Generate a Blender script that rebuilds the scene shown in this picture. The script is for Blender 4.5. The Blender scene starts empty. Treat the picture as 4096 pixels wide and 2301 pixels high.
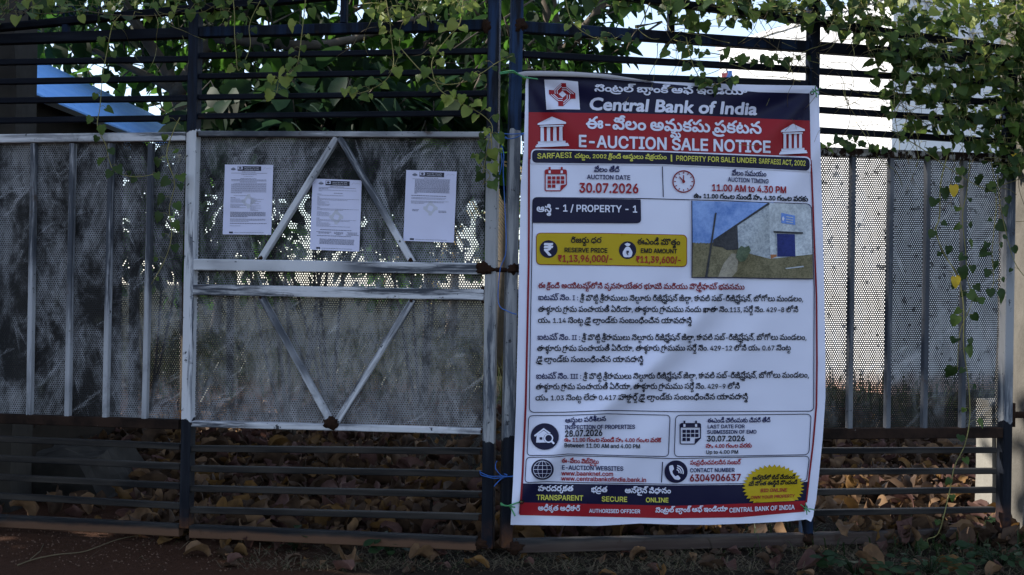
import bpy, math, os
import random as random_module
import numpy as np
from mathutils import Vector, Matrix, noise
from mathutils.geometry import delaunay_2d_cdt

# ------------------------------------------------------------------ camera, sky, sun, exposure
SC = bpy.context.scene
COL = SC.collection
R = math.radians
CZ = 1.16                      # eye height above the ground
F = 4392.0                     # focal length in photo pixels (photo 4096 x 2301)
ROLL = 0.012
cam = bpy.data.cameras.new('camera')
cam.sensor_width = 36.0
cam.lens = 36.0 * F / 4096.0
cam.clip_start = 0.05
cam.clip_end = 2000
cob = bpy.data.objects.new('camera', cam)
COL.objects.link(cob)
RX = Vector((math.cos(ROLL), 0, math.sin(ROLL)))
UP = Vector((-math.sin(ROLL), 0, math.cos(ROLL)))
FW = Vector((0, 1, 0))
m3 = Matrix((RX, UP, -FW)).transposed()
cob.matrix_world = Matrix.Translation((0, 0, CZ)) @ m3.to_4x4()
SC.camera = cob

SUN_DIR = Vector((-0.94, 0.20, 0.70)).normalized()
SUN_EL = math.asin(SUN_DIR.z)
SUN_AZ = math.atan2(SUN_DIR.x, SUN_DIR.y)
world = bpy.data.worlds.new("World")
SC.world = world
world.use_nodes = True
wn = world.node_tree
bg = wn.nodes['Background']
sky = wn.nodes.new('ShaderNodeTexSky')
sky.sky_type = 'NISHITA'
sky.sun_disc = False
sky.sun_elevation = SUN_EL
sky.sun_rotation = SUN_AZ
sky.air_density = 1.0
sky.dust_density = 0.4
hz = wn.nodes.new('ShaderNodeMix')            # thin bright cloud veil over the clear-sky model
hz.data_type = 'RGBA'
hz.inputs[0].default_value = 0.5
hz.inputs[7].default_value = (2.25, 2.55, 3.2, 1)
wn.links.new(sky.outputs[0], hz.inputs[6])
wn.links.new(hz.outputs[2], bg.inputs[0])
bg.inputs[1].default_value = 0.12
sl = bpy.data.lights.new('sun', 'SUN')
sl.energy = 3.2
sl.angle = R(0.5)
sl.color = (1.0, 0.93, 0.82)
so = bpy.data.objects.new('sun', sl)
so.rotation_euler = SUN_DIR.to_track_quat('Z', 'Y').to_euler()
COL.objects.link(so)
SC.view_settings.view_transform = 'Standard'
SC.view_settings.look = 'None'
SC.view_settings.exposure = 1.68
SC.view_settings.gamma = 1.0
SC.cycles.transparent_max_bounces = 16
SC.cycles.max_bounces = 6

random = random_module.Random(7)
rnd = random.uniform

# ------------------------------------------------------------------ object helpers
def ray(px, py):
    return FW + RX * ((px - 2048.0) / F) + UP * ((1150.5 - py) / F)

def at(px, py, Y):
    d = ray(px, py)
    return Vector((0, 0, CZ)) + d * (Y / d.y)

def tag(o, label=None, cat=None, group=None, kind=None):
    if label: o['label'] = label
    if cat: o['category'] = cat
    if group: o['group'] = group
    if kind: o['kind'] = kind
    return o

def empty(name, loc=(0, 0, 0), rz=0.0, label=None, cat=None, group=None):
    o = bpy.data.objects.new(name, None)
    o.empty_display_size = 0.1
    COL.objects.link(o)
    o.location = loc
    o.rotation_euler = (0, 0, rz)
    return tag(o, label, cat, group)

class MB:
    """collects faces and links them as one mesh object"""
    def __init__(s):
        s.v = []; s.f = []; s.m = []; s.mats = []
    def mi(s, mat):
        if mat not in s.mats: s.mats.append(mat)
        return s.mats.index(mat)
    def add(s, vs, fs, mat):
        k = len(s.v); i = s.mi(mat)
        s.v.extend([tuple(q) for q in vs])
        for f in fs:
            s.f.append(tuple(k + j for j in f)); s.m.append(i)
    def build(s, name, parent=None, smooth=False):
        me = bpy.data.meshes.new(name)
        me.from_pydata(s.v, [], s.f)
        for m in s.mats: me.materials.append(m)
        me.polygons.foreach_set('material_index', s.m)
        if smooth: me.polygons.foreach_set('use_smooth', [True] * len(s.f))
        me.update()
        o = bpy.data.objects.new(name, me)
        COL.objects.link(o)
        if parent: o.parent = parent
        return o
    # straight tube of rectangular section between two points lying in the local xz plane
    def bar(s, p0, p1, w, y0, y1, mat, ch=0.003):
        a = Vector((p0[0], 0, p0[1])); b = Vector((p1[0], 0, p1[1]))
        d = (b - a).normalized(); n = Vector((-d.z, 0, d.x))
        h = w / 2
        prof = [(-h + ch, y0), (h - ch, y0), (h, y0 + ch), (h, y1 - ch), (h - ch, y1), (-h + ch, y1), (-h, y1 - ch), (-h, y0 + ch)]
        seg = max(1, int((b - a).length / 0.25))
        vs = []; fs = []
        for k in range(seg + 1):
            c = a.lerp(b, k / seg)
            for (q, y) in prof: vs.append((c.x + n.x * q, y, c.z + n.z * q))
        for k in range(seg):
            for j in range(8):
                fs.append((k * 8 + j, k * 8 + (j + 1) % 8, (k + 1) * 8 + (j + 1) % 8, (k + 1) * 8 + j))
        fs.append(tuple(range(7, -1, -1))); fs.append(tuple(seg * 8 + j for j in range(8)))
        s.add(vs, fs, mat)
    def box(s, x0, x1, y0, y1, z0, z1, mat):
        vs = [(x, y, z) for x in (x0, x1) for y in (y0, y1) for z in (z0, z1)]
        s.add(vs, [(0, 1, 3, 2), (4, 6, 7, 5), (0, 4, 5, 1), (2, 3, 7, 6), (0, 2, 6, 4), (1, 5, 7, 3)], mat)
    def tube(s, pts, r, mat, n=6, r1=None):
        pts = [Vector(p) for p in pts]
        vs = []; fs = []
        m = len(pts)
        for i, p in enumerate(pts):
            t = (pts[min(i + 1, m - 1)] - pts[max(i - 1, 0)])
            t = t.normalized() if t.length > 1e-9 else Vector((0, 0, 1))
            u = t.cross(Vector((0, 1, 0.01)))
            if u.length < 1e-3: u = t.cross(Vector((1, 0, 0)))
            u.normalize(); w = t.cross(u)
            rr = r if r1 is None else r + (r1 - r) * i / (m - 1)
            for j in range(n):
                a = 2 * math.pi * j / n
                vs.append(p + u * (rr * math.cos(a)) + w * (rr * math.sin(a)))
        for i in range(m - 1):
            for j in range(n):
                fs.append((i * n + j, i * n + (j + 1) % n, (i + 1) * n + (j + 1) % n, (i + 1) * n + j))
        fs.append(tuple(range(n - 1, -1, -1))); fs.append(tuple((m - 1) * n + j for j in range(n)))
        s.add(vs, fs, mat)

def smooth_path(pts, k=6):
    P = [Vector(p) for p in pts]
    out = []
    for i in range(len(P) - 1):
        p0 = P[max(i - 1, 0)]; p1 = P[i]; p2 = P[i + 1]; p3 = P[min(i + 2, len(P) - 1)]
        for j in range(k):
            t = j / k
            out.append(0.5 * ((2 * p1) + (p2 - p0) * t + (2 * p0 - 5 * p1 + 4 * p2 - p3) * t * t + (3 * p1 - p0 - 3 * p2 + p3) * t ** 3))
    out.append(P[-1])
    return out

# ------------------------------------------------------------------ material helpers
class NT:
    def __init__(s, name):
        s.mat = bpy.data.materials.new(name)
        s.mat.use_nodes = True
        s.t = s.mat.node_tree
        s.n = s.t.nodes
        s.p = s.n['Principled BSDF']
        s.out = s.n['Material Output']
        s.co = s.n.new('ShaderNodeTexCoord').outputs['Object']
    def link(s, a, b): s.t.links.new(a, b)
    def setv(s, sock, v):
        if isinstance(v, bpy.types.NodeSocket): s.link(v, sock)
        elif isinstance(v, (tuple, list)) and len(v) == 3 and sock.type == 'RGBA': sock.default_value = (*v, 1)
        else: sock.default_value = v
    def M(s, op, a, b=0.0, clamp=False):
        q = s.n.new('ShaderNodeMath'); q.operation = op; q.use_clamp = clamp
        s.setv(q.inputs[0], a); s.setv(q.inputs[1], b)
        return q.outputs[0]
    rot = None
    def noise(s, scale, stretch=(1, 1, 1), detail=4.0, rough=0.55, off=0.0, dist=0.0):
        mp = s.n.new('ShaderNodeMapping'); s.link(s.co, mp.inputs[0])
        if s.rot is None: mp.inputs['Scale'].default_value = stretch
        else:                                   # turn the grain first, then stretch it
            mp.vector_type = 'TEXTURE'
            mp.inputs['Rotation'].default_value = (0, s.rot, 0)
            mp.inputs['Scale'].default_value = tuple(1.0 / q for q in stretch)
        mp.inputs['Location'].default_value = (off, off * 1.7, off * 0.6)
        q = s.n.new('ShaderNodeTexNoise'); s.link(mp.outputs[0], q.inputs['Vector'])
        q.inputs['Scale'].default_value = scale; q.inputs['Detail'].default_value = detail
        q.inputs['Roughness'].default_value = rough; q.inputs['Distortion'].default_value = dist
        return q.outputs[0]
    def ramp(s, f, a, b):
        q = s.n.new('ShaderNodeMapRange'); q.interpolation_type = 'SMOOTHSTEP'
        s.setv(q.inputs[0], f); q.inputs[1].default_value = a; q.inputs[2].default_value = b
        return q.outputs[0]
    def mix(s, f, a, b):
        q = s.n.new('ShaderNodeMix'); q.data_type = 'RGBA'
        s.setv(q.inputs[0], f); s.setv(q.inputs[6], a); s.setv(q.inputs[7], b)
        return q.outputs[2]
    def xyz(s):
        q = s.n.new('ShaderNodeSeparateXYZ'); s.link(s.co, q.inputs[0]); return q.outputs
    def bump(s, h, strength=0.3, dist=0.01):
        q = s.n.new('ShaderNodeBump'); q.inputs['Strength'].default_value = strength; q.inputs['Distance'].default_value = dist
        s.link(h, q.inputs['Height']); s.link(q.outputs[0], s.p.inputs['Normal'])
    def done(s, col, rough=0.6, spec=0.5, metal=0.0):
        s.setv(s.p.inputs['Base Color'], col); s.setv(s.p.inputs['Roughness'], rough)
        s.p.inputs['Specular IOR Level'].default_value = spec
        s.p.inputs['Metallic'].default_value = metal
        return s.mat

def plain(name, col, rough=0.6, spec=0.4, var=0.0, scale=8.0):
    t = NT(name)
    if var:
        f = t.noise(scale)
        c = t.mix(f, tuple(x * (1 - var) for x in col), tuple(min(1, x * (1 + var)) for x in col))
        return t.done(c, rough, spec)
    return t.done(col, rough, spec)

def srgb(r, g, b):
    return tuple(((x / 255) / 12.92 if x / 255 <= 0.04045 else ((x / 255 + 0.055) / 1.055) ** 2.4) for x in (r, g, b))

WHITE = (0.47, 0.48, 0.52)
NAVY = (0.0045, 0.006, 0.011)
RUST = (0.030, 0.014, 0.009)

def dark_paint(name, stretch, dust=0.0, blue=0.0):
    t = NT(name)
    n1 = t.noise(3.0, stretch, 6, 0.65)
    c = t.mix(t.ramp(n1, 0.45, 0.75), (0.009, 0.009, 0.010) if dust else NAVY, (0.022, 0.021, 0.021) if dust else (0.013, 0.016, 0.024))
    if blue:
        c = t.mix(t.M('MULTIPLY', t.ramp(t.noise(2.0, stretch, 5, 0.6, 3.3), 0.42, 0.62), blue), c, (0.010, 0.024, 0.060))
    c = t.mix(t.M('MULTIPLY', t.ramp(t.noise(9.0, (1, 1, 1), 6, 0.7, 5.1), 0.60, 0.72), 0.7), c, (0.022, 0.014, 0.010))
    if dust:
        c = t.mix(t.M('MULTIPLY', t.ramp(t.noise(2.2, stretch, 5, 0.6, 8.0), 0.35, 0.65), dust), c, (0.036, 0.032, 0.029))
    return t.done(c, 0.6, 0.06)

def white_paint(name, stretch, wear=0.5, off=0.0, rot=None, base=None):
    t = NT(name); t.rot = rot
    n1 = t.noise(2.6, stretch, 7, 0.7, off)
    f = t.ramp(n1, 0.56 - 0.16 * wear, 0.66 - 0.10 * wear)
    big = t.ramp(t.noise(1.4, (1, 1, 1), 3, 0.5, off + 4), 0.36, 0.54)
    c = t.mix(t.M('MULTIPLY', f, big), base or WHITE, (0.040, 0.046, 0.060))
    chips = t.ramp(t.noise(22, (1, 1, 1), 5, 0.7, off + 9), 0.63, 0.67)
    c = t.mix(chips, c, (0.03, 0.033, 0.04))
    c = t.mix(t.M('MULTIPLY', t.ramp(t.noise(5, (1, 1, 1), 6, 0.7, off + 2), 0.62, 0.72), 0.85), c, (0.045, 0.028, 0.020))
    c = t.mix(t.M('MULTIPLY', t.ramp(t.noise(2.6, (1, 1, 1), 6, 0.75, off + 15), 0.52, 0.66), 0.55), c, (0.10, 0.105, 0.115))
    return t.done(c, 0.6, 0.2)

def banded_stile(name, z0, z1, wear, off, blue):
    """post painted black, with a white stretch between z0 and z1 whose ends are brushed unevenly"""
    t = NT(name)
    st = (14, 14, 1.2)
    n1 = t.noise(2.2, st, 7, 0.7, off)
    big = t.ramp(t.noise(1.6, (1, 1, 1), 2, 0.5, off + 4), 0.36, 0.62)
    w = t.mix(t.M('MULTIPLY', t.ramp(n1, 0.56 - 0.2 * wear, 0.66 - 0.12 * wear), big), WHITE if wear < 0.7 else (0.27, 0.275, 0.29), (0.05, 0.06, 0.08))
    w = t.mix(t.ramp(t.noise(24, (1, 1, 1), 5, 0.7, off + 9), 0.62, 0.67), w, (0.03, 0.033, 0.04))
    n2 = t.noise(2.0, st, 6, 0.65, off + 7)
    d = t.mix(t.ramp(n2, 0.45, 0.72), NAVY, (0.014, 0.017, 0.024))
    d = t.mix(t.M('MULTIPLY', t.M('MULTIPLY', t.ramp(t.noise(1.6, st, 5, 0.6, off + 3.3), 0.42, 0.60), blue), t.ramp(t.xyz()[2], 1.2, 1.9)), d, (0.014, 0.034, 0.085))
    z = t.xyz()[2]
    zz = t.M('ADD', z, t.M('MULTIPLY', t.M('SUBTRACT', t.noise(16, (1, 1, 0.4), 5, 0.6, off), 0.5), 0.10))
    m = t.M('MULTIPLY', t.M('GREATER_THAN', zz, z0), t.M('LESS_THAN', zz, z1))
    c = t.mix(m, d, w)
    rb = t.M('MULTIPLY', t.ramp(z, 0.20, 0.03), t.ramp(t.noise(8, (1, 1, 1), 5, 0.7, off), 0.35, 0.6))
    c = t.mix(rb, c, (0.10, 0.040, 0.015))
    return t.done(c, 0.6, 0.10)

M_DARKH = dark_paint('black_paint_along_rails', (0.7, 8, 12))
M_DARKLOW = dark_paint('dusty_black_paint', (0.9, 8, 12), dust=0.95)
M_DARKV = dark_paint('black_paint_along_posts', (12, 12, 0.8), blue=0.6)
M_WHITEH = white_paint('worn_white_paint_rails', (0.8, 8, 14), 0.7)
M_WHITEH2 = white_paint('streaked_white_paint_rails', (0.6, 8, 12), 1.35, 3.0)
M_WHITEV = white_paint('worn_white_paint_slats', (14, 14, 0.9), 1.25, 6.0, None, (0.31, 0.32, 0.35))
M_WHITEV2 = white_paint('dark_worn_paint_slats', (14, 14, 0.9), 1.7, 9.0, None, (0.15, 0.155, 0.17))
M_WHITED = white_paint('worn_white_paint_braces', (0.7, 9, 12), 1.0, 2.0, R(-58))
M_WHITED2 = white_paint('worn_white_paint_other_braces', (0.7, 9, 12), 1.25, 5.0, R(58))

def rust_rail(name, chips=0.66):
    t = NT(name)
    c = t.mix(t.ramp(t.noise(7, (1, 1, 1), 6, 0.7), 0.35, 0.65), (0.009, 0.006, 0.005), (0.026, 0.015, 0.011))
    c = t.mix(t.ramp(t.noise(30, (1, 1, 0.6), 5, 0.75, 4), chips, chips + 0.05), c, (0.32, 0.31, 0.30))
    t.bump(t.noise(60, (1, 1, 1), 4, 0.7), 0.4, 0.004)
    return t.done(c, 0.85, 0.08)
M_RUSTRAIL = rust_rail('rusty_flaking_paint')
M_PEELRAIL = rust_rail('peeling_grey_paint', 0.50)
t = NT('deep_rust')
c = t.mix(t.noise(18, (1, 1, 1), 6, 0.7), (0.006, 0.004, 0.003), (0.034, 0.014, 0.007))
t.bump(t.noise(45, (1, 1, 1), 5, 0.7), 0.8, 0.01)
M_RUST = t.done(c, 0.9, 0.15)

def bottom_paint(name, amount, grey):           # black paint, the lower half caked with red earth
    t = NT(name)
    z = t.xyz()[2]
    f = t.ramp(t.M('ADD', z, t.M('MULTIPLY', t.M('SUBTRACT', t.noise(6, (1, 1, 3), 5, 0.6), 0.5), 0.03)), 0.084, 0.062)
    c = t.mix(t.ramp(t.noise(3, (0.8, 8, 12), 6, 0.6), 0.4, 0.7), tuple(q * grey for q in (0.012, 0.013, 0.015)), tuple(q * grey for q in (0.034, 0.032, 0.031)))
    c = t.mix(t.M('MULTIPLY', f, amount), c, (0.115, 0.062, 0.038))
    c = t.mix(t.M('MULTIPLY', t.ramp(t.noise(7, (1, 1, 1), 6, 0.7, 4), 0.58, 0.70), 0.6), c, (0.035, 0.018, 0.011))
    return t.done(c, 0.8, 0.06)
M_BOTTOM = bottom_paint('earth_splashed_bottom_rail', 0.8, 1.0)
M_BOTTOM2 = bottom_paint('dusty_grey_bottom_rail', 0.25, 1.7)

def perforated(name, off, light, dark, lo, hi, dirt, low_dark=0.0):
    t = NT(name)
    P = 0.0110; RAD = 0.0029
    X, Y, Z = t.xyz()
    def lat(o):
        dx = t.M('MULTIPLY', t.M('SUBTRACT', t.M('FRACT', t.M('ADD', t.M('DIVIDE', X, P), o + 500.0)), 0.5), P)
        dz = t.M('MULTIPLY', t.M('SUBTRACT', t.M('FRACT', t.M('ADD', t.M('DIVIDE', Z, P * math.sqrt(3)), o + 500.0)), 0.5), P * math.sqrt(3))
        return t.M('ADD', t.M('MULTIPLY', dx, dx), t.M('MULTIPLY', dz, dz))
    d = t.M('MINIMUM', lat(0.0), lat(0.5))
    clog = t.ramp(t.noise(26, (1, 1, 1), 3, 0.6, off + 5), 0.60, 0.66)          # dirt and paint closing a few holes
    rr = t.M('MULTIPLY', t.M('SUBTRACT', 1.0, t.M('MULTIPLY', clog, 0.8)), RAD * RAD)
    hole = t.M('LESS_THAN', d, rr)
    f = t.ramp(t.noise(2.6, (1.5, 1, 0.9), 8, 0.72, off, 0.4), lo, hi)
    c = t.mix(f, light, dark)
    g = t.ramp(t.noise(22, (1.3, 1, 0.6), 6, 0.75, off + 2), 0.46, 0.62)
    c = t.mix(t.M('MULTIPLY', g, 0.55), c, dark)
    c = t.mix(t.M('MULTIPLY', t.ramp(t.noise(4, (1, 1, 1), 5, 0.6, off + 11), 0.60, 0.75), 0.5), c, dirt)
    t.rot = R(-35)                              # chalky brush strokes and scuffs across the sheet
    ch1 = t.ramp(t.noise(3.2, (0.9, 1, 4.5), 7, 0.7, off + 31, 0.8), 0.56, 0.68)
    t.rot = R(70)
    ch2 = t.ramp(t.noise(2.6, (0.8, 1, 5.0), 7, 0.7, off + 37, 0.6), 0.58, 0.70)
    t.rot = None
    c = t.mix(t.M('MULTIPLY', t.M('MAXIMUM', ch1, ch2), 0.6), c, tuple(min(1, q * 1.9) for q in light))
    dk = t.ramp(t.noise(1.9, (2.4, 1, 0.8), 6, 0.65, off + 41, 0.5), 0.56, 0.66)
    c = t.mix(t.M('MULTIPLY', dk, 0.85), c, dark)
    sp = t.M('MULTIPLY', t.ramp(t.M('ADD', Z, t.M('MULTIPLY', t.noise(5, (1.5, 1, .6), 6, 0.7, off + 21), 0.5)), 1.05, 0.62), low_dark)  # dark tone painted low on the sheet, standing in for the dark background behind
    c = t.mix(sp, c, (0.010, 0.012, 0.008))
    t.done(c, 0.65, 0.18)
    tr = t.n.new('ShaderNodeBsdfTransparent')
    mx = t.n.new('ShaderNodeMixShader')
    t.link(hole, mx.inputs[0]); t.link(t.p.outputs[0], mx.inputs[1]); t.link(tr.outputs[0], mx.inputs[2])
    t.link(mx.outputs[0], t.out.inputs[0])
    return t.mat
M_PERF_A = perforated('sooty_perforated_sheet', 0.0, (0.185, 0.19, 0.205), (0.010, 0.011, 0.013), 0.43, 0.60, (0.10, 0.11, 0.08))
M_PERF_B = perforated('grey_perforated_sheet', 13.0, (0.185, 0.186, 0.195), (0.016, 0.017, 0.019), 0.45, 0.66, (0.12, 0.10, 0.08))
M_PERF_C = perforated('stained_perforated_sheet', 29.0, (0.145, 0.15, 0.16), (0.008, 0.009, 0.010), 0.40, 0.57, (0.06, 0.07, 0.05), 0.9)

def leafmat(name, a, b, trans=0.35, rough=0.5, scale=6.0, spec=0.18):
    t = NT(name)
    f = t.ramp(t.noise(scale, (1, 1, 1), 3, 0.6), 0.3, 0.7)
    c = t.mix(f, a, b)
    t.done(c, rough, spec)
    tl = t.n.new('ShaderNodeBsdfTranslucent')
    t.setv(tl.inputs[0], t.mix(f, tuple(min(1, x * 2.2) for x in a), tuple(min(1, x * 2.2) for x in b)))
    mx = t.n.new('ShaderNodeMixShader'); mx.inputs[0].default_value = trans
    t.link(t.p.outputs[0], mx.inputs[1]); t.link(tl.outputs[0], mx.inputs[2]); t.link(mx.outputs[0], t.out.inputs[0])
    return t.mat

V_GREEN = leafmat('vine_leaf_green', (0.040, 0.075, 0.016), (0.080, 0.120, 0.026))
V_DARK = leafmat('vine_leaf_dark', (0.018, 0.038, 0.011), (0.034, 0.060, 0.016))
V_LIGHT = leafmat('vine_leaf_sunlit', (0.115, 0.160, 0.030), (0.19, 0.215, 0.05))  # yellow-green of sunlit leaves, put into the leaf colour
V_YELLOW = leafmat('vine_leaf_yellow', (0.52, 0.30, 0.02), (0.62, 0.42, 0.04))
V_STEM = plain('vine_stem', (0.19, 0.175, 0.065), 0.7, 0.2, 0.4)
V_DRY = plain('dry_vine_stem', (0.11, 0.085, 0.05), 0.8, 0.2, 0.4)
T_A = leafmat('tree_leaf_dark', (0.006, 0.015, 0.006), (0.012, 0.027, 0.008), 0.40, 0.6, 6.0, 0.05)
T_B = leafmat('tree_leaf_green', (0.016, 0.044, 0.006), (0.032, 0.075, 0.010), 0.6, 0.6, 6.0, 0.05)
T_C = leafmat('shrub_leaf_blue_green', (0.008, 0.021, 0.012), (0.016, 0.036, 0.018), 0.30, 0.55, 6.0, 0.07)
BARK = plain('tree_bark', (0.09, 0.075, 0.06), 0.9, 0.2, 0.5, 12)
D_A = leafmat('dead_leaf_tan', (0.085, 0.048, 0.026), (0.16, 0.095, 0.050), 0.12, 0.75, 14)
D_B = leafmat('dead_leaf_brown', (0.032, 0.019, 0.012), (0.070, 0.042, 0.026), 0.10, 0.75, 14)
D_C = leafmat('dead_leaf_ochre', (0.085, 0.046, 0.017), (0.15, 0.080, 0.026), 0.15, 0.7, 14)
D_D = leafmat('dead_leaf_mauve', (0.058, 0.028, 0.024), (0.10, 0.054, 0.044), 0.10, 0.75, 14)

# ------------------------------------------------------------------ the two leaf planes of the gate
class Plane:
    def __init__(s, x0, y0, ang):
        s.o = Vector((x0, y0, 0)); s.ang = ang
        s.a = Vector((math.cos(ang), math.sin(ang), 0)); s.b = Vector((-math.sin(ang), math.cos(ang), 0))
    def loc(s, px, py, y=0.0):
        d = ray(px, py)
        e = Vector((0, 0, CZ)) - s.o
        t = (y - e.dot(s.b)) / d.dot(s.b)
        p = e + d * t
        return (p.dot(s.a), p.z)
    def world(s, px, py, y=0.0):
        x, z = s.loc(px, py, y)
        return s.o + s.a * x + s.b * y + Vector((0, 0, z))
    def l3(s, px, py, y=0.0):
        x, z = s.loc(px, py, y)
        return Vector((x, y, z))
LP = Plane(-0.06, 4.65, -0.146)
RP = Plane(0.0, 4.65, 0.192)
PXM = 4.72 / F                      # metres per photo pixel at the gate
TD = 0.042                          # tube depth

# ------------------------------------------------------------------ setting: ground
t = NT('earth')
X, Y, Z = t.xyz()
n_big = t.noise(0.8, (1, 1, 1), 5, 0.6)
n_fine = t.noise(40, (1, 1, 1), 6, 0.7, 3)
red = t.mix(n_fine, (0.020, 0.0085, 0.005), (0.074, 0.033, 0.018))
hum = t.mix(n_fine, (0.007, 0.005, 0.004), (0.028, 0.020, 0.014))
fld = t.mix(t.noise(1.3, (1, 1, 1), 5, 0.7, 9), (0.012, 0.017, 0.005), (0.034, 0.029, 0.013))
right = t.ramp(t.M('ADD', X, t.M('MULTIPLY', t.M('SUBTRACT', n_big, 0.5), 1.6)), -1.1, -0.3)
near = t.mix(right, red, hum)
far = t.ramp(t.M('ADD', Y, t.M('MULTIPLY', t.M('SUBTRACT', n_big, 0.5), 4.0)), 10.5, 15.0)
c = t.mix(far, near, fld)
t.bump(t.noise(28, (1, 1, 1), 8, 0.75, 2), 0.9, 0.03)
M_EARTH = t.done(c, 0.95, 0.1)
def gz(x, y):
    return 0.03 * noise.noise((x * 0.9, y * 0.9, 0.3)) + 0.012 * noise.noise((x * 4.0, y * 4.0, 1.3))
mb = MB()
xs = [-400, -120, -40, -16] + [-8 + 0.2 * i for i in range(81)] + [16, 40, 120, 400]
ys = [-300, -80, -20, -4] + [0.2 * i for i in range(81)] + [22, 30, 50, 120, 300, 900]
vs = [(x, y, gz(x, y) if (abs(x) < 9 and -1 < y < 17) else 0.0) for y in ys for x in xs]
nx = len(xs)
fs = [(j * nx + i, j * nx + i + 1, (j + 1) * nx + i + 1, (j + 1) * nx + i) for j in range(len(ys) - 1) for i in range(nx - 1)]
mb.add(vs, fs, M_EARTH)
tag(mb.build('ground', smooth=True), kind='structure')

# ------------------------------------------------------------------ gate, left leaf
def mk(parent, name, pl, p0, p1, wpx, mat, y0=0.0, y1=TD, lab=None):
    m = MB()
    m.bar(pl.loc(*p0), pl.loc(*p1), wpx * PXM, y0, y1, mat)
    o = m.build(name, parent)
    if lab: o['label'] = lab
    return o

def sheet(parent, pl, corners, mat, y, lab=None):
    """perforated sheet as a thin slab outline (single rolled sheet, gently dented)"""
    q = [Vector(pl.l3(px, py, y)) for px, py in corners]
    n = 24
    vs = []
    for j in range(n + 1):
        for i in range(n + 1):
            u, v = i / n, j / n
            p = (q[0] * (1 - u) + q[1] * u) * (1 - v) + (q[3] * (1 - u) + q[2] * u) * v
            p.y += 0.010 * noise.noise((p.x * 3.0, p.z * 2.4, y * 7)) + 0.004 * noise.noise((p.x * 9.0, p.z * 7.0, y * 3))
            vs.append(p)
    fs = [(j * (n + 1) + i, j * (n + 1) + i + 1, (j + 1) * (n + 1) + i + 1, (j + 1) * (n + 1) + i) for j in range(n) for i in range(n)]
    m = MB(); m.add(vs, fs, mat)
    o = m.build('perforated_panel', parent, True)
    if lab: o['label'] = lab
    return o

gl = empty('gate_leaf', LP.o, LP.ang, 'left leaf of the steel gate, black bars around grey perforated panels with white triangular bracing', 'gate', 'leaves of the steel gate')
# stiles
M_ST1 = banded_stile('middle_post_paint', 0.56, 1.83, 0.35, 1.0, 0.25)
M_ST2 = banded_stile('meeting_post_paint', 0.50, 1.80, 0.75, 8.0, 0.9)
M_ST3 = banded_stile('right_meeting_post_paint', 0.52, 1.82, 0.8, 17.0, 0.9)
M_ST4 = banded_stile('hinge_post_paint', 0.56, 1.70, 0.8, 23.0, 0.3)
mk(gl, 'stile', LP, (779, -140), (737, 2112), 42, M_ST1, -0.006, 0.05, 'black post with a white painted stretch between panels')
mk(gl, 'stile', LP, (1977, -140), (1948, 2192), 46, M_ST2, -0.006, 0.05, 'meeting post with scraped blue and grey paint and a rusty foot')
mk(gl, 'stile', LP, (-500, -60), (-530, 2040), 42, M_ST1, -0.006, 0.05)
# thick top rail, sloping head bar, short posts
mk(gl, 'top_rail', LP, (-480, 172), (754, 129), 42, M_DARKH)
mk(gl, 'top_rail', LP, (797, 127), (1950, 97), 41, M_DARKV)
head_l = mk(gl, 'head_rail', LP, (-480, 152), (1960, -82), 30, M_DARKH)
mk(gl, 'short_post', LP, (1373, -30), (1371, 88), 26, M_DARKV, 0.004, 0.036)
mk(gl, 'short_post', LP, (255, 78), (254, 128), 26, M_DARKV, 0.004, 0.036)
# thin bars above the panels
for (a, b) in (((-480, 255), (748, 233)), ((-480, 333), (746, 311)), ((-480, 407), (744, 391)), ((-480, 487), (742, 470))):
    mk(gl, 'infill_bar', LP, a, b, 24, M_DARKH, 0.006, 0.036)
for (a, b) in (((796, 220), (1950, 201)), ((794, 303), (1949, 283)), ((792, 387), (1948, 371)), ((790, 463), (1947, 450))):
    mk(gl, 'infill_bar', LP, a, b, 22, M_DARKH, 0.006, 0.036)
# panel rails
mk(gl, 'panel_rail', LP, (-480, 560), (741, 545), 36, M_WHITEH, 0.0, TD, 'thick white painted rail above the left panel')
mk(gl, 'panel_rail', LP, (783, 534), (1935, 538), 22, M_WHITEH2, 0.0, TD, 'thin streaked white rail above the braced panel')
mk(gl, 'panel_rail', LP, (762, 1058), (1937, 1076), 46, M_WHITEH2, -0.004, TD, 'white rail scraped dark, upper of the middle pair')
mk(gl, 'panel_rail', LP, (762, 1159), (1935, 1180), 44, M_WHITEH, -0.004, TD, 'white rail, lower of the middle pair')
mk(gl, 'panel_rail', LP, (757, 1697), (1930, 1727), 24, M_WHITEH, 0.0, TD, 'flaking white rail under the braced panel')
mk(gl, 'panel_rail', LP, (-480, 1660), (713, 1700), 40, M_RUSTRAIL, 0.0, TD, 'rusty brown rail under the left panel')
# vertical slats of the left panel
for (a, b) in ((-350, -380), (-190, -214), (-32, -52), (126, 108), (282, 261), (437, 413), (597, 571)):
    mk(gl, 'panel_slat', LP, (a, 572), (b, 1680), 21, M_WHITEV, 0.006, 0.038)
# bracing
for (p0, p1) in (((1343, 549), (1038, 1037)), ((1355, 549), (1646, 1050)), ((1038, 1184), (1318, 1690)), ((1648, 1199), (1343, 1690))):
    mk(gl, 'diagonal_brace', LP, p0, p1, 24, M_WHITED if (p1[0] - p0[0]) * (p1[1] - p0[1]) < 0 else M_WHITED2, 0.004, 0.038)
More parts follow.
